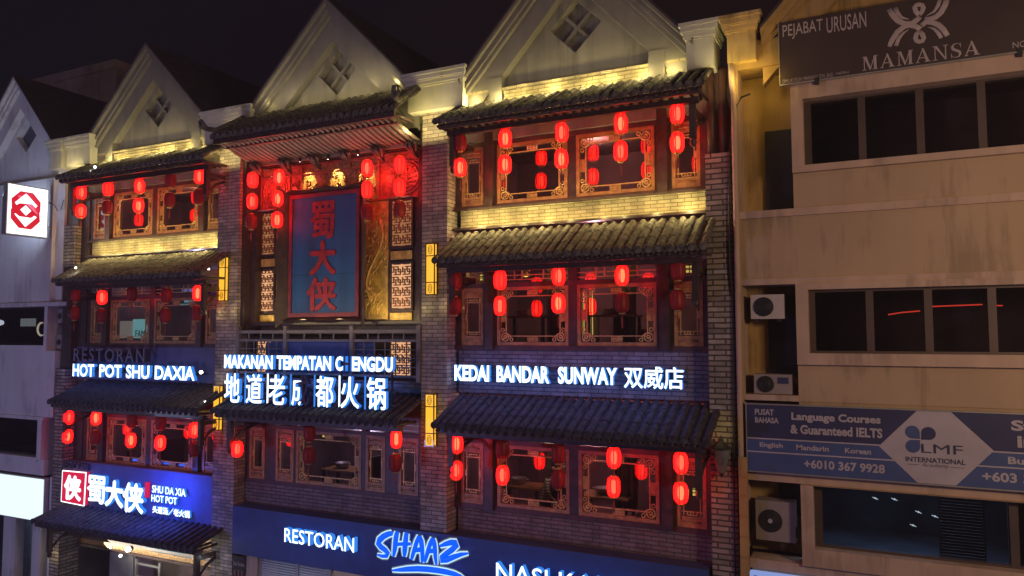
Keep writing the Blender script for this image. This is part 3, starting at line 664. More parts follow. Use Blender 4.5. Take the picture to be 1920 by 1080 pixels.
# lower storey of the middle bay
for a, b in ((-14.46, -13.94), (-13.57, -12.99), (-10.79, -10.24), (-9.86, -9.32)): slim_window(CB, a, b, 4.93, 6.22)
big_window(CB, -12.91, -10.92, 4.93, 6.22)
for a, b in ((X0, -14.46), (-13.94, -13.57), (-12.99, -12.91), (-10.92, -10.79), (-10.24, -9.86), (-9.32, X1)): MB().box(a, b, .36, .52, 4.84, 6.6).obj('post', 'wood', CB)
each('beam', 'wood_red', CB, (X0, X1, .33, .53, 4.84, 4.929), (X0, X1, .34, .53, 6.221, 6.31))
tr = MB()
for a, b in ((-14.46, -13.94), (-13.5, -10.3), (-9.9, -9.32)):
    tr.box(a, b, .38, .40, 6.49, 6.51); tr.box(a, b, .38, .40, 6.37, 6.39)
    for k in range(1, 6):
        if b-a > 1: tr.box(a+(b-a)*k/6-.10, a+(b-a)*k/6-.085, .378, .398, 6.33, 6.55); tr.box(a+(b-a)*k/6+.085, a+(b-a)*k/6+.10, .378, .398, 6.33, 6.55)
tr.obj('transom', 'pale_metal', CB)
interior(CB, X0+.02, X1-.02, 4.42, 7.2)
MB().box(X0, X1, .345, .56, 4.30, 4.835).obj('brick_band', 'brick_dark', CB)
MB().box(X0, X1, .3, .56, 6.60, 7.34).obj('wall', 'wood', CB)
tiled_canopy(CB, X0+.22, X1-.05, .28, 7.20, -.9, 6.76, 'tile_dark', ends=(True, False))
# ================================================================ things on the restaurant
def lantern_proto(lit, core='core'):
    nm = 'red_lantern'; t = thing(nm, 'x', 'lantern', (0, 0, 0))
    H, R = .37, .125
    prof = [(R*.48, -H/2), (R*.76, -H/2+.018), (R*.94, -H/2+.06), (R*1.02, -H/4), (R*1.06, 0), (R*1.02, H/4), (R*.94, H/2-.06), (R*.76, H/2-.018), (R*.48, H/2)]
    b = MB().lathe((0,0,0), prof, 16)
    for k in range(8):
        a = 2*math.pi*(k+.5)/8; b.tube([((r+.002)*math.cos(a), (r+.002)*math.sin(a), z) for r, z in prof], .009, 4, 1)
    bo = b.obj('lantern_body', ['lit_paper' if lit else 'dim_paper', 'rib_lit' if lit else 'rib'], t)
    if lit: MB().lathe((0,0,0), [(.0, -H*.36), (R*.30, -H*.30), (R*.44, -H*.12), (R*.46, H*.08), (R*.34, H*.28), (0, H*.36)], 12).obj('bulb', core, bo); MB().lathe((0,0,0), [(R*.3, -H*.45), (R*.66, -H*.40), (R*.82, -H*.2), (R*.84, H*.1), (R*.7, H*.38), (R*.3, H*.45)], 14).obj('lining', 'mid_paper', bo)  # inner shell added so the glow fades softly round the bulb
    else: MB().lathe((0,0,0), [(.0, -.05), (.03, -.03), (.03, .03), (.015, .07), (0, .08)], 8).obj('bulb', 'pale_metal', bo)
    MB().lathe((0,0,H/2), [(0, .03), (R*.45, .03), (R*.52, .022), (R*.52, 0), (0, -.002)], 12).obj('cap', 'gilt', t)
    MB().lathe((0,0,-H/2), [(0, .002), (R*.52, 0), (R*.52, -.022), (R*.42, -.03), (0, -.03)], 12).obj('base_ring', 'gilt', t)
    MB().tube([(0,0,H/2+.03), (0,0,H/2+.11)], .006, 6).obj('cord', 'rib', t)
    MB().lathe((0,0,-H/2-.03), [(.006, 0), (.007, -.05), (.014, -.07), (.018, -.10), (.016, -.26), (0, -.265)], 8).obj('tassel', 'tassel', t)
    return t
M['core_soft'] = EM('lantern_core_soft', (1, .33, .24), 9)
M['core_red'] = EM('lantern_core_red', (1, .06, .03), 5)
proto = {1: lantern_proto(True), 2: lantern_proto(True, 'core_soft'), 3: lantern_proto(True, 'core_red'), 0: lantern_proto(False)}
used = {k: False for k in proto}
def lantern(px, py, lit, label, Y=-.5, group='red lanterns hung along the eaves', s=1.0):
    p = at(px, py, Y); k = 0 if not lit else VAR.pop(0) if VAR else random.choice((1, 1, 2, 2, 3)); src = proto[k]
    if not used[k]: r = src; used[k] = True
    else:
        r = src.copy(); COL.objects.link(r)
        for ch in list(src.children):
            c = ch.copy(); COL.objects.link(c); c.parent = r
            for gch in ch.children:
                d = gch.copy(); COL.objects.link(d); d.parent = c
    r.location = p; r.rotation_euler = (0, 0, random.uniform(0, .7)); r.scale = (s, s, s)
    r['label'] = label; r['group'] = group; r['category'] = 'lantern'
VAR = [1,1,1,2,1,1,2,2,1, 3,2,2,1,1, 1,2,2,2,2,2,1]
ORD = ['1st', '2nd', '3rd', '4th', '5th']
def pairs(lst, where, Y=-.5):
    for i, (x1, y1, l1, x2, y2, l2) in enumerate(lst):
        for x, y, l, ul in ((x1, y1, l1, 'upper'), (x2, y2, l2, 'lower')):
            if x is None: continue
            lantern(x, y, l, f"{'glowing' if l else 'unlit'} red lantern, {ul} of {ORD[i]} pair from left, {where}", Y)
T, F_ = True, False
RW = 'bay beside beige building'; LW = 'bay beside white building'
pairs([(862.9,266.9,F_,862.9,314.4,T), (947.5,260.2,T,946.9,308.6,T), (1053.3,248.5,T,1052.5,298.4,T), (1164.2,231.9,T,1163.6,283.8,T), (1270,213,T,1270,267.5,T)], 'top floor, '+RW)
pairs([(854.1,525.5,F_,853,574,F_), (937.8,525.2,T,937.5,573.6,T), (1047.5,517.3,T,1046.9,568.9,T), (1166.2,516.7,T,1166.2,568,F_), (1271.5,506.5,F_,1270,562.5,F_)], 'middle floor, '+RW)
pairs([(856.2,832.2,T,855.6,881.6,T), (942,842,F_,942.1,890.5,T), (1046.6,850,F_,1046.6,898,F_), (1151.1,858,T,1150.5,912.5,T), (1276.4,867.5,T,1276.4,924.1,T)], 'lowest floor, '+RW)
pairs([(152.7,361.1,T,151.7,396.1,T), (202.8,354.6,T,201.5,389.5,F_), (261.6,349.4,T,259.8,385.7,T), (319.9,337.8,F_,318.1,375.3,F_), (373.8,331.3,T,373,368.9,F_)], 'top floor, '+LW)
pairs([(140.9,553,F_,139.5,587.6,F_), (191.5,557.7,T,190.2,592,F_), (247.9,551,F_,None,0,0), (312,554,F_,310,591.7,F_), (370.6,550,T,369.1,587.6,F_)], 'middle floor, '+LW)
pairs([(128.5,782.5,T,126.9,817.9,T), (180.2,783.5,T,178.8,820,F_), (247.5,788,F_,245.4,825.3,T), (302,792,F_,300.7,830.4,T), (364.8,806.3,T,364.2,841.5,F_)], 'lowest floor, '+LW)
for i, col in enumerate([((473.9,337.7,T),(472.9,377.9,T),(471,415.9,F_)), ((523.7,333.3,T),(520.8,372.6,T),(519.6,412.3,T)), ((688.6,315.5,T),(688.1,356.2,T),(687.4,397.9,F_)), ((750,309.3,T),(749,352.1,T),(749,393,F_))]):
    for j, (x, y, l) in enumerate(col):
        lantern(x, y, l, f"{'glowing' if l else 'unlit'} red lantern, {['top','middle','bottom'][j]} of {ORD[i]} string from left, beside the blue plaque", -.25)
lantern(445, 841.7, T, 'glowing red lantern hanging alone at the left end under the middle dark canopy', -.5)
lantern(580.6, 812, F_, 'unlit red lantern, upper of the pair before the wide window, middle bay', -.5)
lantern(579, 853.6, F_, 'unlit red lantern, lower of the pair before the wide window, middle bay', -.5)
lantern(743, 823, T, 'glowing red lantern, upper of the pair at right end under the middle dark canopy', -.5)
lantern(741, 868, F_, 'unlit red lantern, lower of the pair at right end under the middle dark canopy', -.5)
# blue plaque with flared carved border
PQ = thing('hanging_plaque', 'tall blue plaque with red characters and a flared dark carved border', 'plaque', (-12.0, .3, 9.0))
px0, px1, pz0, pz1, py = -12.96, -10.98, 9.12, 11.98, .16
MB().box(px0, px1, py, py+.06, pz0, pz1).box(px0+.2, px1-.2, py+.06, .53, pz0+.3, pz1-.3).obj('board', 'blue_board', PQ)
MB().box(px0, px1, py-.004, py, 10.05, 10.06).obj('joint', 'ink', PQ)
rf = MB()
for a in ((px0-.10, px1+.10, py-.03, py+.05, pz1, pz1+.10), (px0-.10, px1+.10, py-.03, py+.05, pz0-.10, pz0), (px0-.10, px0, py-.031, py+.05, pz0, pz1), (px1, px1+.10, py-.031, py+.05, pz0, pz1)): rf.box(*a)
rf.obj('red_frame', 'red_paint', PQ)
fl = MB()
def flare(axis, a0, a1, base, sgn, n=24):
    vs = []
    for i in range(n+1):
        t = i/n; q = a0+(a1-a0)*t; wv = .03*math.sin(t*math.pi*5)+.03*math.sin(t*math.pi)
        o = (.22 if axis == 'z' else .05)+wv*.8; yo = py-(.20 if axis == 'z' else .08)-wv*.5
        if axis == 'x': P_ = [(q, py+.04, base), (q+ (t-.5)*.5, yo, base+sgn*o), (q+(t-.5)*.5, yo+.05, base+sgn*(o+.05)), (q, py+.09, base+sgn*.06)]
        else: P_ = [(base, py+.04, q), (base+sgn*o, yo, q+(t-.5)*.5), (base+sgn*(o+.05), yo+.05, q+(t-.5)*.5), (base+sgn*.06, py+.09, q)]
        vs += P_
    fs = []
    for i in range(n):
        for k in range(4): fs.append((i*4+k, i*4+(k+1)%4, (i+1)*4+(k+1)%4, (i+1)*4+k))
    fs += [(0,1,2,3), tuple(n*4+k for k in (3,2,1,0))]
    fl.add(vs, fs)
flare('x', px0-.1, px1+.1, pz1+.10, 1); flare('x', px0-.1, px1+.1, pz0-.10, -1)
flare('z', pz0-.1, pz1+.1, px0-.10, -1); flare('z', pz0-.1, pz1+.1, px1+.10, 1)
fl.obj('flared_border', 'wood', PQ)
for x in (-14.0, -13.45, -10.5, -9.75): point('lantern_glow', (x, .12, 12.4), 11, (1, .05, .03), .1)
ch = [ctext('蜀', -12.35, -11.66, 10.95, 11.84, py-.03, .028, .022), ctext('大', -12.37, -11.60, 10.06, 10.86, py-.03, .028, .032), ctext('侠', -12.44, -11.56, 9.18, 9.96, py-.03, .028, .026)]
words('lettering', ['red_letter', 'red_letter'], PQ, ch)
# three downlights over the plaque
for i, (a, b) in enumerate(((562, 304), (615, 299), (671, 291))):
    p = at(a, b, .10); t = thing('downlight', ['small black downlight shining on the frieze, left one above the blue plaque', 'small black downlight shining on the frieze, centre one above the blue plaque', 'small black downlight shining on the frieze, right one above the blue plaque'][i], 'spotlight', p, 'downlights above the plaque')
    MB().lathe(p, [(.03, 0), (.038, .005), (.038, .10), (.02, .12), (0, .12)], 12).obj('housing', 'ink', t)
    MB().lathe(p, [(0, .012), (.03, .01)], 12).obj('bulb', 'lamp_white', t)
    spot('downlight_beam', (p.x, .22, p.z-.03), (p.x, .475, p.z-.42), 110, (1, .80, .28), 54, .5)
# amber wall lamps
def wall_lamp(x, z0, z1, label):
    t = thing('wall_lamp', label, 'wall lamp', (x, 0, z0), 'amber box lamps on brick pillars'); w_, d = .22, .11
    MB().box(x-w_/2, x+w_/2, -d, -.01, z0, z1).obj('lamp_shade', 'amber', t)
    f = MB(); e = .022
    for xx in (x-w_/2, x+w_/2):
        for yy in (-d, -.012): f.box(xx-e/2, xx+e/2, yy-e/2, yy+e/2, z0-.02, z1+.02)
    for zz in (z0, z0+.27, z1-.27, z1):
        f.box(x-w_/2-.004, x+w_/2+.004, -d-.006, -d+.012, zz-e/2, zz+e/2); f.box(x+w_/2-.010, x+w_/2+.006, -d-.002, -.015, zz-e/2-.001, zz+e/2-.001)
    for zz in (z0+.135, z1-.135):
        f.tube([(x+.05*math.cos(a), -d-.006, zz+.095*math.sin(a)) for a in [k*math.pi/6 for k in range(12)]], .007, 5, flat=.006, closed=True)
        f.tube([(x, -d-.006, zz-.06), (x+.028, -d-.006, zz), (x, -d-.006, zz+.06), (x-.028, -d-.006, zz)], .006, 5, flat=.006, closed=True)
    f.obj('frame', 'wood', t)
    MB().box(x-.06, x+.06, -.01, -.001, z0+.1, z1-.1).obj('back_plate', 'metal', t)
    point('amber_lamp_light', (x, -.45, (z0+z1)/2), 2.0, (1, .62, .10), .2)
wall_lamp(-8.74, 9.47, 10.60, 'tall amber box lamp, upper on the brick pillar right of the blue plaque'); wall_lamp(-8.74, 6.16, 7.28, 'tall amber box lamp, lower on the brick pillar right of the blue plaque')
wall_lamp(-15.07, 9.47, 10.60, 'tall amber box lamp, upper on the brick pillar left of the blue plaque'); wall_lamp(-15.17, 6.16, 7.28, 'tall amber box lamp, lower on the brick pillar left of the blue plaque')
# ---------------------------------------------------------------- illuminated letter signs
def sign(label, loc): return thing('letter_sign', label, 'sign', loc, 'raised letter signs on the restaurant')
LEDM = ['led_white', 'led_side', 'off_face', 'off_side']
sg = sign('glowing white letters KEDAI BANDAR SUNWAY with Chinese characters on dark brick', (-5.8, .3, 7.55))
y = .20; LDp = .10
sm = [text_mb('KEDAI', at(852,702,y).x, at(917,702,y).x, 7.57, 7.92, y, LDp, .038), text_mb('BANDAR', at(931,702,y).x, at(1030,702,y).x, 7.57, 7.92, y, LDp, .038), text_mb('SUNWAY', at(1046,702,y).x, at(1157,702,y).x, 7.57, 7.92, y, LDp, .038), ctext('双威店', at(1170,702,y).x, at(1281,702,y).x, 7.53, 7.95, y, LDp, .006)]
words('lettering', LEDM, sg, sm)
each('mounting_rail', 'metal', sg, (-8.2, -3.2, y+LDp-.02, .344, 7.66, 7.69), (-8.2, -3.2, y+LDp-.02, .344, 7.84, 7.87))
sg = sign('glowing white letters HOT POT SHU DAXIA under dark grey letters', (-19, -.1, 7.35)); y = -.12
sm = [text_mb('HOT', at(136,700,y).x, at(176,700,y).x, 7.39, 7.76, y, LDp, .03), text_mb('POT', at(186,700,y).x, at(228,700,y).x, 7.39, 7.76, y, LDp, .03), text_mb('SHU', at(236,700,y).x, at(280,700,y).x, 7.39, 7.76, y, LDp, .03), text_mb('DAXIA', at(290,700,y).x, at(365,700,y).x, 7.39, 7.76, y, LDp, .03)]
words('lettering', LEDM, sg, sm); MB().box(-21.0, -16.0, y+LDp-.02, .30, 7.53, 7.56).obj('mounting_rail', 'metal', sg)
sg = sign('unlit grey raised letters RESTORAN above the glowing HOT POT letters', (-20, .1, 7.8))
text_mb('RESTORAN', at(138,662,-.1).x, at(271,662,-.1).x, 7.83, 8.21, -.1, .20, .012, (2, 3), spacing=1.25).obj('lettering', LEDM, sg)
sg = sign('small unlit grey letters RESTORAN above the red seal sign', (-21.2, .05, 4.65))
text_mb('RESTORAN', -21.45, -20.3, 4.70, 4.91, -.02, .10, .0, (2, 3)).obj('lettering', LEDM, sg)
# middle double sign on its own frame over the canopy
sg = sign('two-line glowing sign MAKANAN TEMPATAN CHENGDU over barred Chinese characters, one half dark', (-11.9, -.6, 6.9)); y = -.62
sm = [text_mb('MAKANAN', -14.38, -12.80, 7.77, 8.10, y, .10, .04), text_mb('TEMPATAN', -12.68, -11.05, 7.77, 8.10, y, .10, .04), text_mb('C', -10.93, -10.72, 7.77, 8.10, y, .10, .04), text_mb('H', -10.69, -10.50, 7.77, 8.10, y, .10, .016, (3, 1)), text_mb('ENGDU', -10.46, -9.36, 7.77, 8.10, y, .10, .04)]
chars = '地道老成都火锅'; w7 = 5.02/7
for i, c_ in enumerate(chars):
    a = -14.40+i*w7; t_ = ctext(c_, a+.05, a+w7-.17, 6.95, 7.64, y, .10, .010)
    if c_ == '成':
        t_.m = [m if sum(t_.v[k][0] for k in f)/len(f) < a+.30 else (3 if m == 0 else 3) for f, m in zip(t_.f, t_.m)]
    sm.append(t_)
    if i < 6: sm[-1].box(a+w7-.072, a+w7-.048, y+.07, y+.10, 6.93, 7.66, 0 if i in (1, 4) else 1)
words('lettering', LEDM, sg, sm)
each('mounting_rail', 'metal', sg, (-14.4, -9.38, y+.10, y+.16, 7.80, 7.83), (-14.4, -9.38, y+.13, y+.16, 7.30, 7.33), (-14.4, -9.38, y+.13, y+.16, 7.02, 7.05))
for x in (-14.2, -12.9, -10.9, -9.5): MB().box(x-.02, x+.02, y+.16, y+.20, 6.85, 8.0).tube([(x, y+.2, 7.9), (x, .02, 7.9)], .015, 6).obj('support', 'metal', sg)
# red seal and brush characters at the bottom of the left bay
sg = sign('small square red glowing seal with a white character at the left end of its row', (-20.85, 0, 3.75))
MB().prism([(-21.36, 3.76), (-20.34, 3.73), (-20.30, 4.66), (-21.34, 4.64)], -.06, .06).obj('seal_plate', ['seal_red'], sg)
bd = MB()
for a, b in (((-21.36, 3.76), (-20.34, 3.73)), ((-20.34, 3.73), (-20.30, 4.66)), ((-20.30, 4.66), (-21.34, 4.64)), ((-21.34, 4.64), (-21.36, 3.76))):
    bd.tube([(a[0], -.05, a[1]), (b[0], -.05, b[1])], .018, 6)
bd.obj('border', 'led_white', sg)
ctext('侠', -21.20, -20.50, 3.86, 4.52, -.075, .014, .028, (0, 0)).obj('lettering', ['led_white'], sg)
sg = sign('large glowing white brush characters and small text beside the red seal', (-19, 0, 3.8))
sm = [ctext('蜀', -20.20, -19.46, 3.86, 4.60, -.06, .11, .020), ctext('大', -19.42, -18.70, 3.84, 4.52, -.06, .11, .034), ctext('侠', -18.68, -17.88, 3.76, 4.52, -.06, .11, .030),
          text_mb('SHU DA XIA', -17.56, -16.28, 4.35, 4.55, -.04, .06, .02), text_mb('HOT POT', -17.58, -16.60, 4.11, 4.30, -.04, .06, .02), ctext('头道汤／老火锅', -17.52, -16.12, 3.82, 4.00, -.04, .06, .008)]
words('lettering', LEDM, sg, sm)
MB().box(-17.82, -17.72, -.06, .02, 4.20, 4.60).obj('stamp', 'seal_red', sg)
area('blue_halo', (-16.7, -.75, 4.55), (-16.8, .1, 4.2), 1.2, 55, (.03, .09, 1.0), .5)  # blue lamps added before the band to imitate its bloom
area('blue_halo', (-18.6, -.70, 4.75), (-18.6, .0, 4.0), 3.8, 14, (.05, .14, 1.0), .2)
for x, z, wd, p_ in ((-5.8, 7.75, 4.8, 15.0), (-12.0, 7.5, 4.6, 7), (-19.2, 7.55, 4.4, 5.0)):
    area('letter_halo', (x, -.25 if x > -8 else -.35 if x < -15 else -.2, z-.1), (x, .4, z), wd, p_, (.10, .24, 1.0), .25)
for x, z, wd, p_ in ((-5.6, 7.55, 5.0, 11), (-12.0, 7.6, 4.6, 5), (-18.8, 7.5, 4.6, 6), (-18.4, 4.2, 5, 9)):
    area('letter_glow', (x, -.30, z), (x, -.62, z-.7), wd, p_, (.12, .22, 1.0), .15)
# ---------------------------------------------------------------- fascia sign across middle and right bays
FS = thing('shop_fascia', 'long navy shop fascia with white RESTORAN and NASI KANDAR letters and blue script', 'sign', (-8.7, 0, 3.1))
MB().box(-14.55, -2.78, -.08, .34, 3.14, 4.30).obj('fascia_board', 'navy', FS)
sm = [text_mb('RESTORAN', -12.72, -10.66, 3.66, 3.99, -.22, .13, .006), text_mb('NASI KANDAR', -7.05, -3.35, 3.53, 3.92, -.22, .13, .0)]
words('lettering', LEDM, FS, sm)
def zz(x, y, Y): return tuple(at(700+x/9.6, 970+y/9.6, Y))
STR = [([(335,285),(260,305),(180,345),(110,410),(90,470),(140,535),(215,590),(265,650),(240,695),(160,700),(75,672)], [36,42,46,50,50,46,42,38,32,24,10]),
 ([(430,265),(410,350),(398,450),(385,580),(365,700)], [36,44,44,40,18]), ([(598,285),(585,380),(575,480),(565,600),(560,705)], [36,44,46,44,22]), ([(400,490),(480,482),(570,480),(670,478)], [26,26,28,22]),
 ([(690,755),(715,660),(745,560),(785,430),(830,345)], [22,34,36,36,36]), ([(830,345),(862,430),(878,560),(884,680),(878,810)], [36,42,40,34,16]), ([(760,590),(860,580)], [34,34]),
 ([(930,795),(960,690),(990,580),(1030,460),(1072,385)], [20,32,36,36,34]), ([(1072,385),(1100,480),(1112,600),(1118,720),(1135,850)], [34,38,36,30,14]), ([(1000,610),(1100,600)], [34,32]),
 ([(1205,515),(1300,480),(1400,452),(1480,452),(1500,500),(1420,580),(1320,650),(1230,725),(1225,775),(1320,765),(1450,712),(1580,668),(1705,648)], [18,34,42,42,42,44,42,40,42,42,38,28,12]),
 ([(345,955),(480,945),(620,932),(800,925),(980,935),(1150,955),(1320,985),(1460,1020),(1560,1060),(1650,1125)], [12,28,38,42,42,42,40,36,28,14])]
for nm, mat, Y, add, fl_, sub in (('backing', 'neon_back', -.10, 44, .02, 0), ('neon_edge', 'neon_white', -.115, 24, .025, 0), ('script_lettering', 'neon_blue', -.19, 4, .035, 0)):
    mb = MB(); sc_ = .00134
    for pts, wd in STR: mb.tube([zz(*p, Y) for p in pts], [(w_+add)*sc_ for w_ in wd], 10, 0, flat=fl_)
    mb.obj(nm, mat, FS)
area('fascia_glow', (-8.9, -1.3, 3.9), (-8.9, 0, 3.75), 9.5, 12, (.10, .34, 1.0), .7)  # unseen blue fill added to lift the navy fascia
# ================================================================ ground floor glimpses
gf = MB().box(-14.62, -2.7, 1.6, 1.7, 0, 3.2)
gf.obj('shopfront_wall', 'room', CB)
MB().box(-14.15, -13.80, .02, .3, 0, 3.13).obj('doorpost', 'beige_trim', CB)
po = tag(MB().box(-14.60, -14.18, -.005, .02, .6, 3.05, 0).obj('bottle_poster', ['ink'], None, (-14.4, 0, .6)), 'dark poster showing three bottles beside the ground-floor doorpost', 'poster')
bt = MB()
for x in (-14.51, -14.39, -14.27): bt.prism([(x-.05, 1.2), (x+.05, 1.2), (x+.05, 2.1), (x+.018, 2.4), (x+.018, 2.72), (x-.018, 2.72), (x-.018, 2.4), (x-.05, 2.1)], -.012, -.006)
M['poster_red'] = P('poster_print', (.34, .12, .10), .6, var=.3, vscale=20)
c = bt.obj('bottle_print', 'poster_red', po)
text_mb('Dual Bottles', -14.57, -14.20, 2.82, 2.92, -.012, .006, .0, (0, 0)).obj('lettering', ['sign_letter'], po)
rs = thing('shutter_grille', 'white slatted transom grille over the shop windows under the navy fascia', 'shutter', (-12.6, .15, 2.4))
s = MB(); M['slat'] = P('white_slats', (.50, .55, .58), .5, var=.1)
for i in range(14): s.box(-13.72, -12.62, .10, .13, 3.08-i*.06, 3.115-i*.06); s.box(-12.54, -11.72, .10, .13, 3.08-i*.06, 3.115-i*.06)
s.obj('slats', 'slat', rs)
MB().box(-13.80, -13.72, .08, .16, 0, 3.13).box(-12.62, -12.54, .08, .16, 0, 3.13).box(-11.72, -11.55, .08, .16, 0, 3.13).obj('frame', 'pale_metal', rs)
MB().add([(-13.72, .12, .1), (-11.72, .12, .1), (-11.72, .12, 2.25), (-13.72, .12, 2.25)], [(0,1,2,3)]).obj('pane', 'glass_dark', rs)
dc = thing('drinks_counter', 'brightly lit food counter seen below the navy fascia', 'counter', (-9.9, .6, 0))
MB().box(-11.4, -8.0, .9, 1.4, 0, 2.3).obj('counter_body', 'beige_trim', dc)
MB().box(-11.4, -8.0, 1.42, 1.5, 2.3, 3.1).obj('menu_board', P('menu_board', (.5, .42, .25), .5, var=.6, vscale=5), dc)
area('counter_light', (-9.9, .7, 3.05), (-9.9, 1.2, 1.5), 2.6, 32, (1, .9, .65), .2)
area('shop_light', (-12.7, 1.0, 3.0), (-12.7, 1.0, 0), 1.6, 14, (.75, .9, 1), .4)
point('slat_light', (-12.7, -.7, 2.5), 3, (.8, .92, 1.0), .3)
# left bay ground floor: tiled awning, carved frieze and a glaring lamp
tiled_canopy(LB, -21.25, -15.0, .06, 3.66, -.9, 3.40, 'tile_dark', .22)
MB().box(-21.4, -15.3, .5, .6, 2.45, 3.6).obj('carved_frieze', 'carve_gold', LB)
each('beam', 'wood', LB, (-21.4, -15.3, .45, .62, 2.38, 2.45), (-21.4, -15.3, .2, .3, 2.72, 2.80))
MB().box(-21.4, -15.3, 2.4, 2.5, 0, 3.4).obj('wall', 'beige_trim', LB)
MB().box(-20.2, -19.2, .7, .8, 0, 2.4).obj('door', 'pale_metal', LB)
rk = MB()
for x in (-18.95, -18.0): rk.box(x-.03, x+.03, .60, .66, 0, 2.25)
for i in range(6): rk.box(-18.95, -18.0, .595, .655, .35+i*.35, .40+i*.35)
rk = tag(rk.obj('metal_rack', 'pale_metal', None, (-18.5, .6, 0)), 'grey metal rack with rungs below the carved entrance frieze', 'rack')
bn = thing('entrance_banner', 'tilted pale blue illuminated panel over the entrance', 'banner', (-18, .3, 2.6))
MB().add([(-18.1, -.2, 3.12), (-16.6, -.2, 3.12), (-16.5, .4, 2.62), (-18.0, .4, 2.62), (-18.1, -.17, 3.14), (-16.6, -.17, 3.14), (-16.5, .43, 2.64), (-18.0, .43, 2.64)],
         [(0,1,2,3),(7,6,5,4),(0,4,5,1),(1,5,6,2),(2,6,7,3),(3,7,4,0)]).obj('panel', EM('pale_blue_panel', (.15, .45, .62), .35), bn)
area('entrance_light', (-18.2, -.15, 2.62), (-18.0, .5, 2.95), 4.2, 60, (1, .93, .75), .4)
def flood(px, py, Y, r_, label, power=4, col=(1, .93, .75)):
    p = at(px, py, Y); t = thing('flood_lamp', label, 'flood lamp', p, 'small white flood lamps')
    MB().lathe(p, [(0, -r_*.9), (r_*.7, -r_*.7), (r_, 0), (r_*.7, r_*.7), (0, r_*.9)], 10).obj('bulb', 'lamp_white', t)
    MB().tube([p+Vector((0, r_*.6, 0)), p+Vector((0, r_*1.6, 0))], [r_*1.1, r_*.9], 10).obj('housing', 'ink', t)
    point('flood_lamp_light', p+Vector((0, -r_*1.8, -r_*1.5)), power, col, r_)
flood(240, 1030, -.25, .075, 'glaring white lamp below the awning at the entrance', 20, (1, .96, .85)); flood(226, 1042, -.2, .04, 'small bright lamp just left of the glaring entrance lamp', 2)
flood(207, 1026, -.2, .03, 'tiny white lamp left of the entrance light panel', .5)
flood(377, 698, -.5, .045, 'bright oval lamp at the right end of the HOT POT letters', 4); flood(385, 754, -.6, .03, 'small lamp beside the lower amber wall lamp on the left pillar', 1)
flood(178, 313, -.85, .032, 'white lamp on the top canopy of the bay by the white building', 2); flood(142, 502, -.7, .028, 'white lamp at the left end of the middle canopy by the white building', 2)
flood(1313, 158, -.6, .025, 'tiny white lamp at the right end of the top canopy', .8); flood(391, 504, -.4, .03, 'small white lamp under the canopy beside the upper left amber lamp', 1)
flood(356, 1023, -.7, .025, 'tiny white lamp at the right corner of the entrance awning', .5)
# light shining out of the rooms: yellow lattice lamps and a chandelier behind the glass
def room_lamp(px0, px1, py0, py1, Y, label):
    a, b = at(px0, py1, Y), at(px1, py0, Y); cx, cz = (a.x+b.x)/2, (a.z+b.z)/2
    t = thing('lattice_lamp', label, 'room lamp', (cx, Y, a.z), 'yellow lamps inside the rooms')
    MB().box(a.x, b.x, Y, Y+.08, a.z, b.z).obj('lamp_shade', 'yellow_glow', t)
    f = MB(); e = .018
    for i in range(3): f.box(a.x+(b.x-a.x)*i/2-e/2, a.x+(b.x-a.x)*i/2+e/2, Y-.02, Y-.002, a.z, b.z)
    for i in range(3): f.box(a.x-e/2, b.x+e/2, Y-.018, Y, a.z+(b.z-a.z)*i/2-e/2, a.z+(b.z-a.z)*i/2+e/2)
    f.obj('frame', 'ink', t)
room_lamp(1069, 1090, 818, 831, 1.6, 'upper yellow lamp behind the lowest-floor windows, beside the beige building'); room_lamp(1069, 1082, 842, 862, 1.6, 'lower yellow lamp behind the post of the lowest-floor windows')
room_lamp(1271, 1304, 831, 848, 1.6, 'yellow lattice lamp above the rightmost lowest-floor slim window')
room_lamp(891, 906, 514, 529, 1.5, 'yellow lamp in the transom at the left of the middle floor'); room_lamp(893, 906, 558, 567, 1.5, 'small yellow lamp inside the left slim middle-floor window')
room_lamp(1062, 1076, 497, 523, 1.5, 'yellow lamp above the post between middle-floor wide windows'); room_lamp(1070, 1075.5, 532, 551, 1.5, 'narrow yellow lamp on the post between the middle-floor windows')
room_lamp(1257, 1263, 526, 552, 1.2, 'narrow cream lamp beside the right slim middle-floor window'); room_lamp(1284, 1302, 497, 514, 1.5, 'yellow lattice lamp above the right slim middle-floor window')
room_lamp(604, 614, 785, 797, 1.5, 'upper yellow lamp in the middle bay above the wide window'); room_lamp(604, 616, 811, 820, 1.5, 'lower yellow lamp in the middle bay at the wide window top')
room_lamp(1088, 1093, 545, 628, 1.4, 'left of two tall golden strips inside the middle floor'); room_lamp(1105, 1109, 545, 628, 1.4, 'right of two tall golden strips inside the middle floor')
room_lamp(1298, 1312, 918, 930, 1.8, 'small yellow lamp low inside the rightmost lowest-floor window'); room_lamp(1284, 1290, 919, 930, 1.8, 'tiny yellow lamp behind the lanterns of the rightmost lowest-floor window')
pl = at(986, 518, 1.2); t = thing('pendant_lamp', 'tiered brass pendant lamp glowing inside the middle floor', 'pendant lamp', pl)
MB().lathe(pl, [(0, .0), (.13, .01), (.10, .05), (.02, .10), (.10, .12), (.07, .16), (.015, .2), (.06, .22), (0, .26)], 14).obj('lamp_shade', 'gilt', t); MB().lathe(pl, [(0, -.02), (.07, 0)], 12).obj('bulb', 'amber_hi', t)
for ox, z, cl in ((0, 12.9, (1, .42, .34)), (0, 10.5, (1, .40, .46)), (0, 6.9, (1, .40, .46)), (-12.7, 12.9, (1, .45, .40)), (-12.7, 10.5, (.6, .55, 1)), (-12.7, 6.9, (.9, .45, .7)), (-6.3, 6.9, (.8, .6, .9))): point('room_light', (ox-5.6, 1.9, z), 85, cl, .15)  # unseen lamps added to lift the dark rooms behind the panes
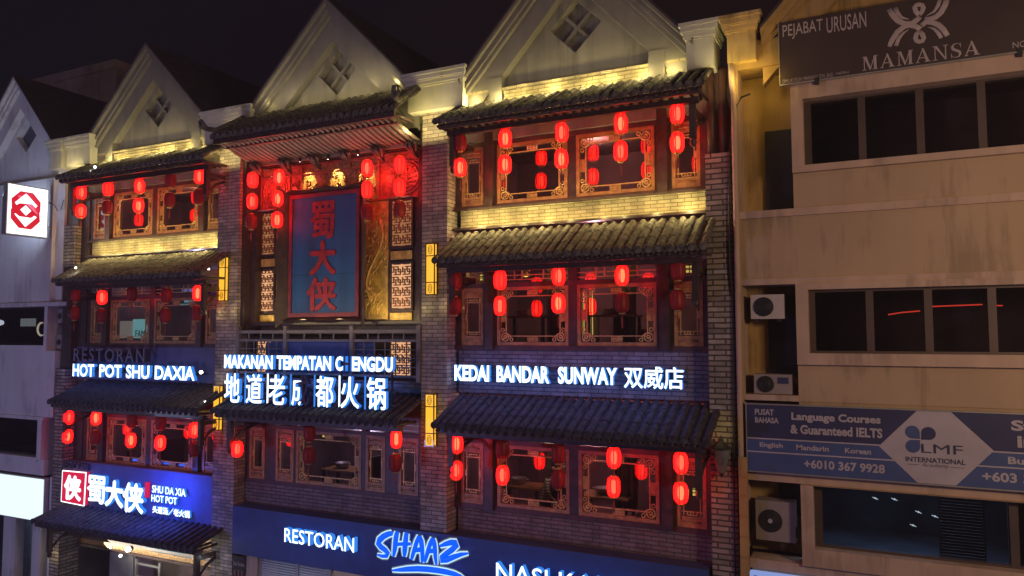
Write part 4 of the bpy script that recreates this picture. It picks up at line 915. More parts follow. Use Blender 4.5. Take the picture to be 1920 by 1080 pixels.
# bright left-bay room seen through the middle-floor window
a, b = at(224, 634, 1.2), at(277, 598, 1.2)
t = thing('display_shelf', 'pale turquoise lit display seen through the left bay middle-floor window', 'display', (a.x, 1.2, a.z))
MB().box(a.x, a.x+.45, 1.2, 1.4, a.z, b.z-.05).obj('side_panel', EM('pale_panel', (.45, .42, .36), .45), t); MB().box(a.x+.52, b.x, 1.25, 1.4, a.z, b.z).obj('lit_panel', EM('turquoise_panel', (.25, .62, .64), .7), t)
text_mb('FAME', a.x+.66, b.x-.04, a.z+.03, a.z+.24, 1.24, .008, .0, (0, 0)).obj('lettering', ['ink'], t)
for i, (x0_, x1_, y0_, y1_, cl) in enumerate(((341, 368, 540, 548, (.25, .3, .9)), (345, 372, 559, 567, (.3, .7, .9)), (336, 366, 569, 572, (.1, .6, .7)))):
    a, b = at(x0_, y1_, 1.3), at(x1_, y0_, 1.3)
    tag(MB().box(a.x, b.x, 1.3, 1.34, a.z, b.z).obj('screen', EM('screen_glow', cl, .55), None, (a.x, 1.3, a.z)), ['upper violet glowing screen inside the left bay middle floor', 'pale blue glowing screen inside the left bay middle floor', 'thin turquoise glowing strip inside the left bay middle floor'][i], 'screen')
# curtains in the right-bay rooms
cu = MB()
for xs in ((-6.55, -6.05), (-5.0, -4.5)):
    for zlo, zhi in ((4.85, 6.9), (8.3, 10.4)):
        n = 16; v = []
        for i in range(n+1):
            x = xs[0]+(xs[1]-xs[0])*i/n; yy = 1.35+.05*math.sin(i*1.9); v += [(x, yy, zlo), (x+.12*math.sin(i), yy, zhi)]
        cu.add(v, [(2*i, 2*i+2, 2*i+3, 2*i+1) for i in range(n)], 0, True)
cu.obj('curtain', P('curtain_cloth', (.22, .17, .13), .9, var=.3), RB)
# wall lantern on the right pillar
p = at(1352, 855, -.18); t = thing('carriage_lamp', 'unlit grey tapered carriage lamp on the right brick pillar', 'wall lamp', p)
MB().lathe(p, [(.07, -.30), (.16, .12), (.17, .13)], 6, sm=False).obj('lamp_glass', P('dusty_glass', (.16, .19, .22), .35, var=.3, vscale=8), t)
MB().lathe(p, [(.21, .13), (.19, .16), (.06, .25), (.03, .27), (.03, .30), (.012, .33), (0, .40)], 6, sm=False).obj('lamp_cap', 'ink', t)
MB().lathe(p, [(0, -.40), (.02, -.36), (.06, -.30)], 6, sm=False).tube([p+Vector((0, .02, .2)), p+Vector((0, .12, .3)), p+Vector((0, .18, .2))], .015, 6).obj('bracket', 'ink', t)
# seated waiter behind the lowest-floor window
def person():
    me = bpy.data.meshes.new('person'); B = Vector((-6.56, 1.2, 4.43))
    J = [(0,0,.46,.15), (.03,0,.64,.13), (.10,-.01,.84,.155), (.16,-.01,.99,.10), (.20,-.01,1.07,.052), (.24,-.02,1.20,.10), (.26,-.03,1.29,.085),
         (.13,-.20,.95,.062), (.20,-.27,.70,.045), (.38,-.24,.52,.034), (.46,-.22,.47,.03), (.13,.18,.95,.062), (.2,.24,.70,.045), (.40,.16,.55,.034),
         (.02,-.10,.44,.10), (.40,-.12,.46,.075), (.42,-.12,.06,.05), (.54,-.13,.03,.04), (.02,.10,.44,.10), (.40,.12,.46,.075), (.42,.12,.06,.05), (.54,.13,.03,.04)]
    E_ = [(0,1),(1,2),(2,3),(3,4),(4,5),(5,6),(3,7),(7,8),(8,9),(9,10),(3,11),(11,12),(12,13),(0,14),(14,15),(15,16),(16,17),(0,18),(18,19),(19,20),(20,21)]
    nb = len(J)
    for k, (dx, dz, l) in enumerate(((.05, -.03, 1), (.06, -.015, 1), (.06, 0, 1), (.05, .015, 1), (.02, .04, 1))):
        J.append((.46+dx, -.22-.02*k+.04, .47+dz-.01, .011)); E_.append((10, nb+k))
    me.from_pydata([B+Vector(j[:3]) for j in J], E_, []); o = bpy.data.objects.new('person', me); COL.objects.link(o)
    sk = o.modifiers.new('skin', 'SKIN'); sb = o.modifiers.new('smooth', 'SUBSURF'); sb.levels = 1; sb.render_levels = 1
    for i, d in enumerate(me.skin_vertices[0].data): d.radius = (J[i][3], J[i][3]); d.use_root = (i == 0)
    dg = bpy.context.evaluated_depsgraph_get(); m2 = bpy.data.meshes.new_from_object(o.evaluated_get(dg)); bpy.data.objects.remove(o)
    m2.transform(Matrix.Translation(-B))
    sh = P('striped_shirt', (.3, .3, .28), .8, var=0); n = sh.node_tree; tc_ = n.nodes.new('ShaderNodeTexCoord'); wv = n.nodes.new('ShaderNodeTexWave'); wv.bands_direction = 'Z'; wv.inputs['Scale'].default_value = 5.5; wv.inputs['Distortion'].default_value = .6
    cr = n.nodes.new('ShaderNodeValToRGB'); cr.color_ramp.elements[0].color = (.14, .15, .13, 1); cr.color_ramp.elements[1].color = (.75, .75, .66, 1)
    n.links.new(tc_.outputs['Object'], wv.inputs[0]); n.links.new(wv.outputs['Fac'], cr.inputs[0]); n.links.new(cr.outputs[0], n.nodes['Principled BSDF'].inputs['Base Color'])
    for m in (P('skin_tone', (.36, .20, .14), .6, var=0), sh, P('dark_trousers', (.03, .03, .04), .8, var=0), P('black_hair', (.012, .01, .01), .5, var=0)): m2.materials.append(m)
    for q in m2.polygons:
        c_ = q.center
        if c_.z > 1.04: q.material_index = 3 if (c_.z > 1.26 or c_.x < .20) else 0
        elif c_.z < .52 and not (c_.y < -.17 and c_.x > .2): q.material_index = 2
        elif (c_.y < -.22 and c_.z < .74) or (c_.x > .24 and c_.z < .72): q.material_index = 0
        else: q.material_index = 1
        q.use_smooth = True
    o = bpy.data.objects.new('person', m2); COL.objects.link(o); o.location = B; ORG[o.name] = tuple(B)
    f = MB(); h = B+Vector((.245, -.02, 1.2))
    f.lathe(h+Vector((.105, 0, -.02)), [(0, -.02), (.018, -.015), (.012, .02), (0, .03)], 8)
    for s_ in (-1, 1): f.lathe(h+Vector((.01, s_*.10, 0)), [(0, -.03), (.014, -.02), (.018, .01), (0, .03)], 8)
    f.obj('face', bpy.data.materials['skin_tone'], o)
    tag(o, 'person in a striped shirt sitting behind the lowest-floor window, head hidden by lanterns', 'person')
    tag(MB().box(B.x-.22, B.x+.22, B.y-.22, B.y+.22, B.z+.26, B.z+.33).box(B.x-.2, B.x-.16, B.y-.2, B.y-.16, B.z, B.z+.26).box(B.x+.16, B.x+.2, B.y-.2, B.y-.16, B.z, B.z+.26).box(B.x-.2, B.x-.16, B.y+.16, B.y+.2, B.z, B.z+.26).box(B.x+.16, B.x+.2, B.y+.16, B.y+.2, B.z, B.z+.26).obj('stool', 'wood', None, tuple(B)), 'dark wooden stool under the person in the striped shirt', 'stool')
person()
point('table_light', (-6.3, .75, 6.6), 14, (1, .75, .5), .08)  # unseen lamp added to brighten the seated person
def dining(x, y, z, where):
    t = thing('dining_table', 'dark wooden dining table with a bench, '+where, 'table', (x, y, z))
    MB().box(x-.55, x+.55, y-.35, y+.35, z+.71, z+.75).obj('tabletop', 'frame', t)
    for dx in (-.48, .48):
        for dy in (-.28, .28): MB().box(x+dx-.03, x+dx+.03, y+dy-.03, y+dy+.03, z, z+.71).obj('leg', 'wood', t)
    b = thing('bench', 'high-backed dark bench beside the table, '+where, 'bench', (x+.85, y, z))
    MB().box(x+.68, x+1.02, y-.4, y+.4, z+.38, z+.44).obj('seat', 'wood_red', b); MB().box(x+1.02, x+1.08, y-.4, y+.4, z, z+1.15).obj('backrest', 'wood_red', b); MB().box(x+.70, x+.76, y-.38, y+.38, z, z+.38).obj('leg', 'wood', b)
    c = Vector((x-.1, y, z+.752)); p = thing('steel_pot', 'pale round cooking pot on the table, '+where, 'pot', c)
    MB().lathe(c, [(0, 0), (.12, 0), (.17, .05), (.18, .13), (.19, .14), (.16, .14), (.15, .06), (0, .05)], 16).obj('pot_body', 'pale_metal', p)
    for sx in (-1, 1): MB().tube([c+Vector((sx*.17, -.04, .11)), c+Vector((sx*.23, -.03, .12)), c+Vector((sx*.23, .03, .12)), c+Vector((sx*.17, .04, .11))], .012, 6).obj('handle', 'pale_metal', p)
dining(-7.25, 1.5, 4.42, 'left lowest-floor window by the beige building'); dining(-5.15, 1.3, 4.42, 'right lowest-floor wide window by the beige building')
dining(-7.0, 1.3, 8.25, 'left middle-floor window by the beige building'); dining(-5.0, 1.4, 8.25, 'right middle-floor window by the beige building')
dining(-12.2, 1.4, 4.42, 'lower wide window of the middle bay'); dining(-19.6, 1.4, 4.42, 'lowest-floor window by the white building')
# ================================================================ WHITE BUILDING on the left
WB = thing('white_building', 'white rendered shophouse with a steep gable and dark ribbon windows', 'building', (-24.3, 0, 0))
XE = -22.33; XW = -31
for z0, z1, y in ((9.58, 13.4, .0), (9.46, 9.58, -.10), (6.14, 8.12, 0), (6.04, 6.14, -.06), (4.40, 4.86, 0)): MB().box(XW, XE if z0 != 6.14 else -21.98, y, .5, z0, z1).obj('wall', 'white_wall', WB)
each('pilaster', 'white_wall', WB, (XE, -21.42, -.08, .5, 9.46, 9.58), (XE, -21.95, .12, .55, 9.58, 13.6))
each('window_frame', 'white_wall', WB, (-22.48, XE, -.05, .5, 8.12, 9.46), (-22.62, -22.42, -.05, .5, 4.86, 6.04))
each('sill', 'white_wall', WB, (XW, -22.48, -.06, .3, 8.12, 8.28), (XW, -22.62, -.04, .3, 4.80, 4.92))
each('recess', 'wood_red', WB, (XE, -21.98, .45, .6, 8.12, 9.46), (-22.42, -21.9, .45, .6, 4.3, 6.04))
for z0, z1, xr in ((8.28, 9.46, -22.48), (4.92, 6.04, -22.62)):
    wf = MB().box(XW, xr, .16, .20, z0, z0+.05).box(XW, xr, .16, .20, z1-.05, z1)
    for x in (-27, -25.6): wf.box(x-.03, x+.03, .155, .205, z0+.05, z1-.05)
    wo = wf.obj('window', 'metal', WB); MB().add([(XW, .18, z0), (xr, .18, z0), (xr, .18, z1), (XW, .18, z1)], [(0,1,2,3)]).obj('pane', 'glass_dark', wo)
interior(WB, XW, XE-.05, 8.2, 9.9, 'room_cool'); interior(WB, XW, XE-.05, 4.8, 6.4, 'room_cool')
gable(WB, -24.26, 16.85, 1.12, 13.3, 13.2, 15.02, 'white_wall', 'white_wall', 2.0, posts=False, pane='room_cool')
cornice(WB, -22.4, -21.6)
MB().box(-34, -26.9, 5.2, 12, 14, 19.55).box(-34, -26.85, 5.1, 12.1, 19.25, 19.6).obj('roof_block', 'beige_trim', WB)
# crescent sign and reflections behind the ribbon window
p = at(78, 617, .5); cm = MB(); pts = [(p.x+.20*math.cos(a)*1.0, .5, p.z+.20*math.sin(a)) for a in [math.radians(d) for d in range(70, 300, 12)]]
cm.tube(pts, [.012+.035*math.sin(math.pi*i/(len(pts)-1)) for i in range(len(pts))], 8, flat=.02)
tag(cm.obj('crescent_light', EM('crescent_glow', (1, .85, .55), 1.0), None, tuple(p)), 'glowing crescent moon light at the right end of the upper ribbon window', 'ornament light')
a, b = at(38, 612, 1.2), at(65, 597, 1.2)
tag(MB().box(a.x, b.x, 1.2, 1.25, a.z, b.z).obj('lit_menu_panel', P('menu_panel', (.3, .3, .3), .6, var=0, emit=(.55, .62, .55), es=.5), None, (a.x, 1.2, a.z)), 'pale lit panel inside the upper ribbon window of the white building', 'panel')
p = at(0, 605, 1.0); tag(MB().lathe(p, [(0, -.1), (.1, -.06), (.12, 0), (.1, .06), (0, .1)], 12).obj('globe_lamp', EM('globe', (.9, .95, 1), 1.5), None, tuple(p)), 'white globe lamp at the left edge inside the ribbon window', 'lamp')
# blade sign
BS = thing('blade_sign', 'square white lightbox with a red octagonal emblem on the white gable', 'sign', (-22.35, -.8, 11.5))
MB().box(-22.50, -22.30, -1.36, -.16, 11.50, 13.0).obj('lightbox', 'pale_metal', BS)
MB().box(-22.298, -22.285, -1.33, -.19, 11.53, 12.97).box(-22.515, -22.502, -1.33, -.19, 11.53, 12.97).obj('face', 'box_face', BS)
def yz(x, y):                                 # survey point on the blade face (plane X = -22.28)
    d = _f*FOC+_r*(x/8.307-960)+_u*(540-(330+y/8.307)); q = CAM+d*((-22.28-CAM.x)/d.x); return (q.y, q.z)
oc = MB(); oc.prismx([yz(*q) for q in ((180,345),(320,235),(515,268),(632,415),(625,550),(612,580),(620,715),(485,835),(290,808),(165,655),(168,520),(182,500))], -22.284, -22.272)
oc.obj('emblem', 'logo_red', BS)
ow = MB()
for poly in (((405,275),(580,470),(550,495),(495,440),(300,425),(255,450),(228,410)), ((398,455),(482,545),(400,618),(312,525)), ((220,590),(240,580),(295,628),(480,655),(535,620),(568,648),(390,795))): ow.prismx([yz(*q) for q in poly], -22.271, -22.266)
ow.obj('emblem_cutout', 'box_face', BS)
br = MB()
for z in (12.62, 11.85): br.tube([(-22.4, -.16, z), (-22.4, .14, z)], .02, 8)
br.obj('bracket', 'pale_metal', BS)
tag(MB().tube([(-22.36, -.16, 12.6), (-22.2, -.05, 12.55), (-22.1, .0, 12.35), (-22.02, .05, 12.4), (-21.98, .1, 12.7)], .012, 6).obj('cable', 'ink', None, (-22.2, 0, 12.4)), 'thin black cable drooping from the white blade sign to the wall', 'cable')
area('blade_spill', (-22.55, -.95, 12.2), (-24.3, .2, 13.6), 1.1, 42, (.55, .68, 1.0), 1.1)
# blank white lightbox above the ground-floor shop
WL = thing('lightbox_sign', 'blank glowing white lightbox over the glass shopfront, its face washed out', 'sign', (-24, -.15, 3.1))
MB().box(-30, -22.06, -.12, .02, 3.08, 4.36).obj('lightbox', 'pale_metal', WL); MB().box(-30, -22.09, -.135, -.122, 3.11, 4.33).obj('face', 'box_white', WL)
each('column', 'white_wall', WB, (-24.15, -23.55, -.02, .25, 0, 3.1), (-22.75, -22.35, 0, .25, 0, 3.1), (-22.0, -21.9, .0, .2, 0, 4.4))
so = MB().box(-30, -22.0, .5, .56, 0, .12).box(-23.55, -23.48, .5, .56, .12, 3).obj('shopfront', 'metal', WB); MB().add([(-30, .53, .1), (-22.0, .53, .1), (-22.0, .53, 3.1), (-30, .53, 3.1)], [(0,1,2,3)]).obj('pane', 'glass', so)
interior(WB, -30, -22.0, .1, 3.2, 'room_cool'); MB().box(-23.3, -22.85, 1.0, 1.1, .1, 2.6).box(-26, -24.4, 1.6, 1.7, .1, 2.4).obj('partition', P('pale_partition', (.35, .45, .5), .5, var=.2), WB)
area('shop_tube', (-24.5, 1.6, 3.05), (-24.5, 1.6, 0), 3, 26, (.65, .9, 1.0), .3)
# car parked on the apron
CR = thing('parked_car', 'silver car roof showing in the bottom corner before the glass shopfront', 'car', (-25.3, -1.5, 0))
M['car'] = P('silver_car_paint', (.42, .44, .46), .25, metal=.6, var=0, coat=1); cb = MB(); N = 13
prof = [(-2.1,.45,.55),(-2.05,.8,.78),(-1.2,.95,.85),(-.75,1.05,.86),(-.2,1.45,.66),(.5,1.56,.64),(1.2,1.50,.62),(1.75,1.12,.80),(2.0,.95,.82),(2.08,.5,.7)]
ycar = -1.2; vs = []; K = 11
for x, h, wd in prof:
    for k in range(K):
        a = math.pi*k/(K-1); sx_ = -math.cos(a); sz_ = math.sin(a)**.45
        vs.append((-25.2+x, ycar+sx_*(.86 if sz_*h < .85 else wd)*(1 if sz_ < .95 else .98), .28+(h-.28)*sz_))
fs = [(i*K+k, (i+1)*K+k, (i+1)*K+k+1, i*K+k+1) for i in range(len(prof)-1) for k in range(K-1)]+[tuple(range(K)), tuple((len(prof)-1)*K+k for k in range(K))[::-1]]
cb.add(vs, fs, 0, True); cb.obj('body', 'car', CR)
MB().box(-25.9, -23.75, ycar-.70, ycar-.68, 1.05, 1.4).obj('side_window', 'ink', CR)
for x in (-26.5, -23.9):
    for yy in (ycar-.86, ycar+.66):
        w_ = MB().disc((x, yy, .31), .31, .2, 20).obj('wheel', 'ink', CR); MB().disc((x, yy-.01, .31), .19, .02, 16).obj('rim', 'pale_metal', w_)
# ================================================================ BEIGE BUILDING on the right
BB = thing('beige_building', 'beige painted shophouse with boxed ribbon windows and an ochre gable', 'building', (1.0, 0, 0))
E1 = 6.5; XA = -2.22
def bb(name, mat, *boxes):
    each(name, mat, BB, *boxes)
bb('wall', 'beige', (XA, E1, .0, .5, 9.58, 10.69), (-1.17, E1, 0, .5, 10.83, 11.45), (-1.17, E1, 0, .5, 13.08, 13.5), (-1.17, E1, .0, .5, 7.40, 8.05), (-1.17, E1, .02, .5, 6.02, 7.4), (XA+.2, E1, .03, .5, 3.3, 4.44))
bb('ledge', 'beige_trim', (XA, E1, -.07, .5, 10.69, 10.82), (XA, E1, -.05, .5, 9.47, 9.58), (XA, -1.17, -.04, .5, 7.40, 7.50), (-2.05, E1, -.05, .4, 4.44, 4.60), (XA+.14, E1, .0, .4, 5.97, 6.16))
bb('recess', 'beige_dk', (-2.2, -1.17, .62, .7, 10.82, 13.5), (-2.2, -1.17, .62, .7, 7.5, 9.47), (-2.1, -1.17, .62, .7, 4.6, 5.97), (-1.19, -1.165, .5, .66, 4.6, 13.5))
bb('recess_window', 'ink', (-1.70, -1.19, .54, .60, 10.83, 12.42), (-1.72, -1.19, .54, .60, 7.84, 9.30), (-1.6, -1.19, .54, .60, 5.3, 5.95))
bb('pilaster', 'beige_trim', (-2.22, -2.10, -.02, .66, 4.7, 13.6))
bb('wall', 'beige_dk', (-2.1, E1, -.02, .6, 13.5, 14.0))
def ribbon(z0, z1, fz0, fz1, mull, y=-.12):
    f = MB().box(-1.17, E1, y, .3, fz0, z0).box(-1.17, E1, y, .3, z1, fz1).box(-1.17, -.97, y-.002, .3, z0, z1)
    fo = f.obj('window', 'beige_trim', BB)
    m = MB()
    for x in mull: m.box(x-.06, x+.06, .10, .16, z0+.04, z1-.04)
    m.box(-.97, E1, .10, .16, z0, z0+.04).box(-.97, E1, .10, .16, z1-.04, z1).obj('mullion', 'alu', fo)
    MB().add([(-.97, .13, z0), (E1, .13, z0), (E1, .13, z1), (-.97, .13, z1)], [(0,1,2,3)]).obj('pane', 'glass_dark', fo)
ribbon(11.57, 12.76, 11.45, 13.08, (-.91, -.03, .86, 1.75, 2.65, 3.5)); ribbon(8.25, 9.36, 8.05, 9.47, (-.93, .0, .88, 1.78, 2.68)); ribbon(4.90, 5.97, 4.60, 5.971, (-.9, 1.95))
interior(BB, -1.1, E1, 11.3, 13.3, 'room', 3); interior(BB, -1.1, E1, 8.0, 9.9, 'room', 3); interior(BB, -1.1, E1, 4.6, 6.3, 'room_cool', 3)
gable(BB, .95, 17.0, 1.08, 14.0, 13.8, 15.2, 'beige_dk', 'beige_dk', 2.55, posts=False)
cornice(BB, -2.365, -1.62, 'cornice_y')
point('cornice_uplight', (-1.95, -.25, 13.28), 6, (1, .72, .12)); point('cornice_uplight', (-1.5, -.35, 13.2), 6, (1, .66, .12), .1)
# downpipe and cable on the party line
tag(MB().tube([(-2.20, -.10, 13.7), (-2.18, -.13, 13.2), (-2.16, -.10, 13.0), (-2.16, -.08, 10.9), (-2.16, -.08, 4.0), (-2.16, -.08, 0.1)], .05, 10).obj('downpipe', 'beige_trim', None, (-2.16, -.1, 0)), 'peach drainpipe running down between the brick pillar and beige wall', 'pipe')
pc = [tuple(at(x, y, -.04)) for x, y in ((1407, 176), (1390, 182), (1378, 205), (1372, 240), (1369, 290), (1367, 400), (1368, 500), (1374, 560), (1376, 800), (1377, 1000), (1379, 1090))]
tag(MB().tube(pc, .018, 6).obj('cable', 'ink', None, pc[0]), 'black cable curving from the ochre recess down the brick pillar edge', 'cable')
m = MB()
for i in range(9): m.box(-2.20, -2.05, -.165, -.135, 3.2+i*.36, 3.51+i*.36)
m.box(-2.19, -2.06, -.14, -.0, 3.2, 6.1); bb_ = m.obj('quoin', 'beige_dk', BB)
# air conditioners
def aircon(x0, x1, z0, z1, label, y=.1, d=.34, badge=False, cap=False, white=True):
    t = thing('air_conditioner', label, 'air conditioner', ((x0+x1)/2, y, z0), 'outdoor air-conditioner units'); r_ = min((z1-z0)*.42, (x1-x0)*.30); cx = x0+r_+.05; cz = (z0+z1)/2
    MB().box(x0, x1, y, y+d, z0, z1).obj('casing', P('ac_casing', (.50, .44, .42) if white else (.30, .25, .24), .6, var=.15, vscale=5, streak=.5), t)
    gr = MB().disc((cx, y-.012, cz), r_, .01, 26, 0)
    for q in (.35, .55, .75, .95): gr.ring((cx, y-.018, cz), r_*q, .008, .006, 24, 1)
    for k in range(8): a = k*math.pi/8; gr.tube([(cx-r_*math.cos(a), y-.017, cz-r_*math.sin(a)), (cx+r_*math.cos(a), y-.017, cz+r_*math.sin(a))], .005, 4, 1, flat=.004)
    gr.disc((cx, y-.028, cz), r_*.2, .012, 14, 2 if cap else 1); gr.obj('fan_grille', ['ink', 'metal', 'lmf_white'], t)
    if badge: MB().box(x1-.24, x1-.06, y-.012, y-.002, z1-.16, z1-.05).obj('badge', 'lmf_navy', t)
    MB().box(x0+.05, x0+.13, y+.02, y+d-.02, z0-.05, z0).box(x1-.13, x1-.05, y+.02, y+d-.02, z0-.05, z0).obj('foot', 'metal', t)
    MB().box(x1-.015, x1+.02, y+.05, y+.2, z0+.08, z0+.25).obj('valve_cover', 'metal', t)
aircon(-1.96, -1.38, 8.86, 9.30, 'white outdoor air-con unit high in the recess beside the upper ribbon window', .06)
aircon(-1.93, -1.28, 7.51, 7.86, 'cream outdoor air-con unit with dark badge on the ledge above the blue banner', .06, badge=True, white=False)
aircon(-1.96, -1.29, 4.90, 5.60, 'dull grey outdoor air-con unit in the recess below the blue banner', .12, cap=True, white=False)
aircon(-22.25, -21.98, 8.95, 9.38, 'dim dark outdoor air-con unit, upper one in the recess of the white building', .2, white=False); aircon(-22.25, -21.98, 8.15, 8.60, 'dim dark outdoor air-con unit, lower one in the recess of the white building', .2, white=False)
# dark brown signboard
SB = thing('signboard', 'dark brown office signboard with pale ribbon emblem and serif MAMANSA lettering', 'sign', (1.0, -.2, 13.06))
YS = -.16
MB().box(-1.33, E1, YS, YS+.07, 13.06, 14.20).obj('board', 'sign_brown', SB)
MB().box(-1.34, E1, YS-.012, YS+.075, 13.035, 13.06).box(-1.345, -1.33, YS-.012, YS+.075, 13.06, 14.2).obj('frame', 'pale_metal', SB)
m = MB()
for x in (-.72, 2.26): m.box(x-.03, x+.03, YS+.07, .05, 12.95, 13.05).box(x-.035, x+.035, YS-.02, YS+.02, 12.97, 13.10)
m.obj('bracket', 'ink', SB)
YL = YS-.006
sm = [text_mb('PEJABAT', -1.27, -.60, 13.86, 14.14, YL, .005, .004), text_mb('URUSAN', -.54, .09, 13.86, 14.14, YL, .005, .004), text_mb('DIMILIKI OLEH: MAMANSA SDN. BHD.', -1.29, -.45, 13.075, 13.145, YL, .005), text_mb('(1460578-U)', -.42, -.21, 13.08, 13.14, YL, .005), text_mb('NO.LE', 2.17, 2.50, 13.12, 13.22, YL, .005, .0)]
def serif(word, x0, x1, z0, z1):
    m = MB(); W = {'M': 1.15, 'A': 1.0, 'N': 1.05, 'S': .72}; G = .16; tot = sum(W[c] for c in word)+G*(len(word)-1); u = (x1-x0)/tot; h = z1-z0; x = x0; k = [0]
    def pg(pts, cx, cw):
        k[0] += 1; m.prism([(cx+a*cw*u, z0+b*h) for a, b in pts], YL-.0007*(k[0] % 6), YL+.004)
    for c in word:
        w_ = W[c]
        if c == 'A': pg([(.06,0),(.14,0),(.56,.96),(.50,1.0)], x, w_); pg([(.44,1.0),(.56,1.0),(.95,0),(.72,0)], x, w_); pg([(.24,.30),(.74,.30),(.74,.36),(.26,.36)], x, w_); pg([(0,0),(.26,0),(.26,.05),(0,.05)], x, w_); pg([(.62,0),(1.04,0),(1.04,.05),(.62,.05)], x, w_)
        if c == 'M': pg([(.12,0),(.18,0),(.18,1),(.12,1)], x, w_); pg([(.12,1),(.30,1),(.56,.12),(.48,0)], x, w_); pg([(.48,0),(.54,0),(.84,1),(.78,1)], x, w_); pg([(.74,0),(.92,0),(.92,1),(.74,1)], x, w_); pg([(.02,0),(.28,0),(.28,.05),(.02,.05)], x, w_); pg([(.66,0),(1.0,0),(1.0,.05),(.66,.05)], x, w_); pg([(.02,.95),(.2,.95),(.2,1),(.02,1)], x, w_); pg([(.84,.95),(1.0,.95),(1.0,1),(.84,1)], x, w_)
        if c == 'N': pg([(.14,0),(.20,0),(.20,1),(.14,1)], x, w_); pg([(.10,1),(.30,1),(.88,.0),(.80,-.03)], x, w_); pg([(.80,0),(.88,0),(.88,1),(.80,1)], x, w_); pg([(.02,0),(.32,0),(.32,.05),(.02,.05)], x, w_); pg([(.70,.95),(1.0,.95),(1.0,1),(.70,1)], x, w_); pg([(.02,.95),(.16,.95),(.16,1),(.02,1)], x, w_)
        if c == 'S':
            cp = [(.92,.80),(.80,.94),(.55,.985),(.28,.93),(.14,.78),(.22,.62),(.50,.51),(.78,.40),(.88,.24),(.74,.07),(.48,.02),(.20,.07),(.06,.22)]; wd = [.03,.05,.05,.09,.16,.18,.17,.18,.15,.09,.05,.05,.03]
            m.tube([(x+a*w_*u, YL+.002, z0+b*h) for a, b in cp], [q*u*.62 for q in wd], 8, flat=.004); pg([(.90,.68),(.96,.68),(.96,1.0),(.90,1.0)], x, w_); pg([(.03,.0),(.09,.0),(.09,.32),(.03,.32)], x, w_)
        x += (w_+G)*u
    return m
sm += [serif('MAMANSA', .0, 1.72, 13.10, 13.34), MB()]
def lz(x, y): return tuple(at(1640+x/6.857, y/6.857, YL))
LS = [([(185,115),(230,190),(300,265),(390,305),(480,300),(540,255),(580,215)], [32,36,38,36,38,36,34]), ([(185,600),(225,510),(290,410),(370,345),(450,320),(530,340),(590,375)], [26,34,36,36,36,34,32]),
 ([(930,-20),(900,70),(850,160),(780,220),(700,245),(640,240)], [34,36,36,36,34,30]), ([(935,460),(885,380),(820,320),(740,285),(660,280),(600,330)], [30,34,36,36,36,34]),
 ([(265,95),(300,170),(350,225),(440,248)], [26,24,16,4]), ([(272,590),(310,490),(370,420),(440,380)], [24,24,16,4]), ([(840,-20),(815,70),(760,150),(665,205)], [24,24,16,4]), ([(855,490),(815,420),(760,370),(680,345)], [24,24,16,4]),
 ([(570,190),(530,150),(512,100),(530,65),(568,55),(608,65),(625,100),(605,150),(570,190)], [30]*9), ([(575,400),(535,440),(520,490),(540,525),(575,535),(612,525),(630,490),(612,440),(575,400)], [30]*9)]
for i, (pts, wd) in enumerate(LS): sm[-1].tube([lz(*p) for p in pts], [q*.00133 for q in wd], 8, 0, flat=.004+.0003*i)
words('lettering', ['sign_letter', 'sign_letter'], SB, sm)
# blue language-school banner
BN = thing('banner', 'long blue banner for language courses with a pale diamond and clover emblem', 'banner', (.5, -.15, 6.13)); YB = -.13; XR_ = 5.2
MB().box(-2.04, XR_, YB, YB+.04, 6.16, 7.33).obj('board', 'lmf_navy', BN)
f = MB(); e = .022
f.box(-2.06, XR_, YB-.015, YB+.045, 7.33, 7.33+e).box(-2.06, XR_, YB-.015, YB+.045, 6.16-e, 6.16).box(-2.06, -2.04, YB-.015, YB+.045, 6.16, 7.33).obj('frame', 'pale_metal', BN)
b2 = MB(); y2 = YB-.005
b2.box(-2.04, .88, y2, YB, 6.16, 6.73, 0); b2.box(.881, XR_, y2, YB, 6.16, 6.73, 0)
for z in (6.735, 6.50): b2.box(-2.04, .6, y2-.004, YB, z-.011, z+.011, 1); b2.box(1.2, XR_, y2-.004, YB, z-.011, z+.011, 1)
b2.prism([(.07, 6.72), (.64, 7.325), (1.13, 7.325), (1.69, 6.75), (1.16, 6.165), (.62, 6.165)], y2-.008, YB, 1)
b2.obj('banner_print', ['lmf_blue', 'lmf_white'], BN)
yl = y2-.006; yd = y2-.014
lt = [text_mb('PUSAT', -1.90, -1.58, 7.15, 7.255, yl, .005, .03), text_mb('BAHASA', -1.90, -1.50, 7.01, 7.11, yl, .005, .03), text_mb('Language Courses', -1.29, .11, 7.05, 7.22, yl, .005, .038), text_mb('& Guaranteed IELTS', -1.31, .13, 6.85, 7.01, yl, .005, .038),
          text_mb('English', -1.83, -1.44, 6.565, 6.67, yl, .005, .028), text_mb('Mandarin', -1.22, -.70, 6.575, 6.665, yl, .005, .028), text_mb('Korean', -.45, -.05, 6.57, 6.66, yl, .005, .028), text_mb('+6010 367 9928', -1.10, .15, 6.27, 6.42, yl, .005, .03),
          text_mb('Study', 1.93, 2.75, 7.03, 7.24, yl, .005, .038), text_mb('in', 2.0, 2.25, 6.82, 7.0, yl, .005, .038), text_mb('Business', 1.87, 2.6, 6.56, 6.67, yl, .005, .028), text_mb('+603 5', 1.52, 2.16, 6.27, 6.42, yl, .005, .03)]
words('lettering', ['lmf_white', 'lmf_white'], BN, lt)
lg = join(text_mb('LMF', .69, 1.27, 6.655, 6.80, yd, .005, .0, (0, 0)), text_mb('INTERNATIONAL', .46, 1.30, 6.50, 6.58, yd, .005, .012, (0, 0)), text_mb('Academy', .68, 1.08, 6.42, 6.49, yd, .005, 0, (2, 2), shear=.3))
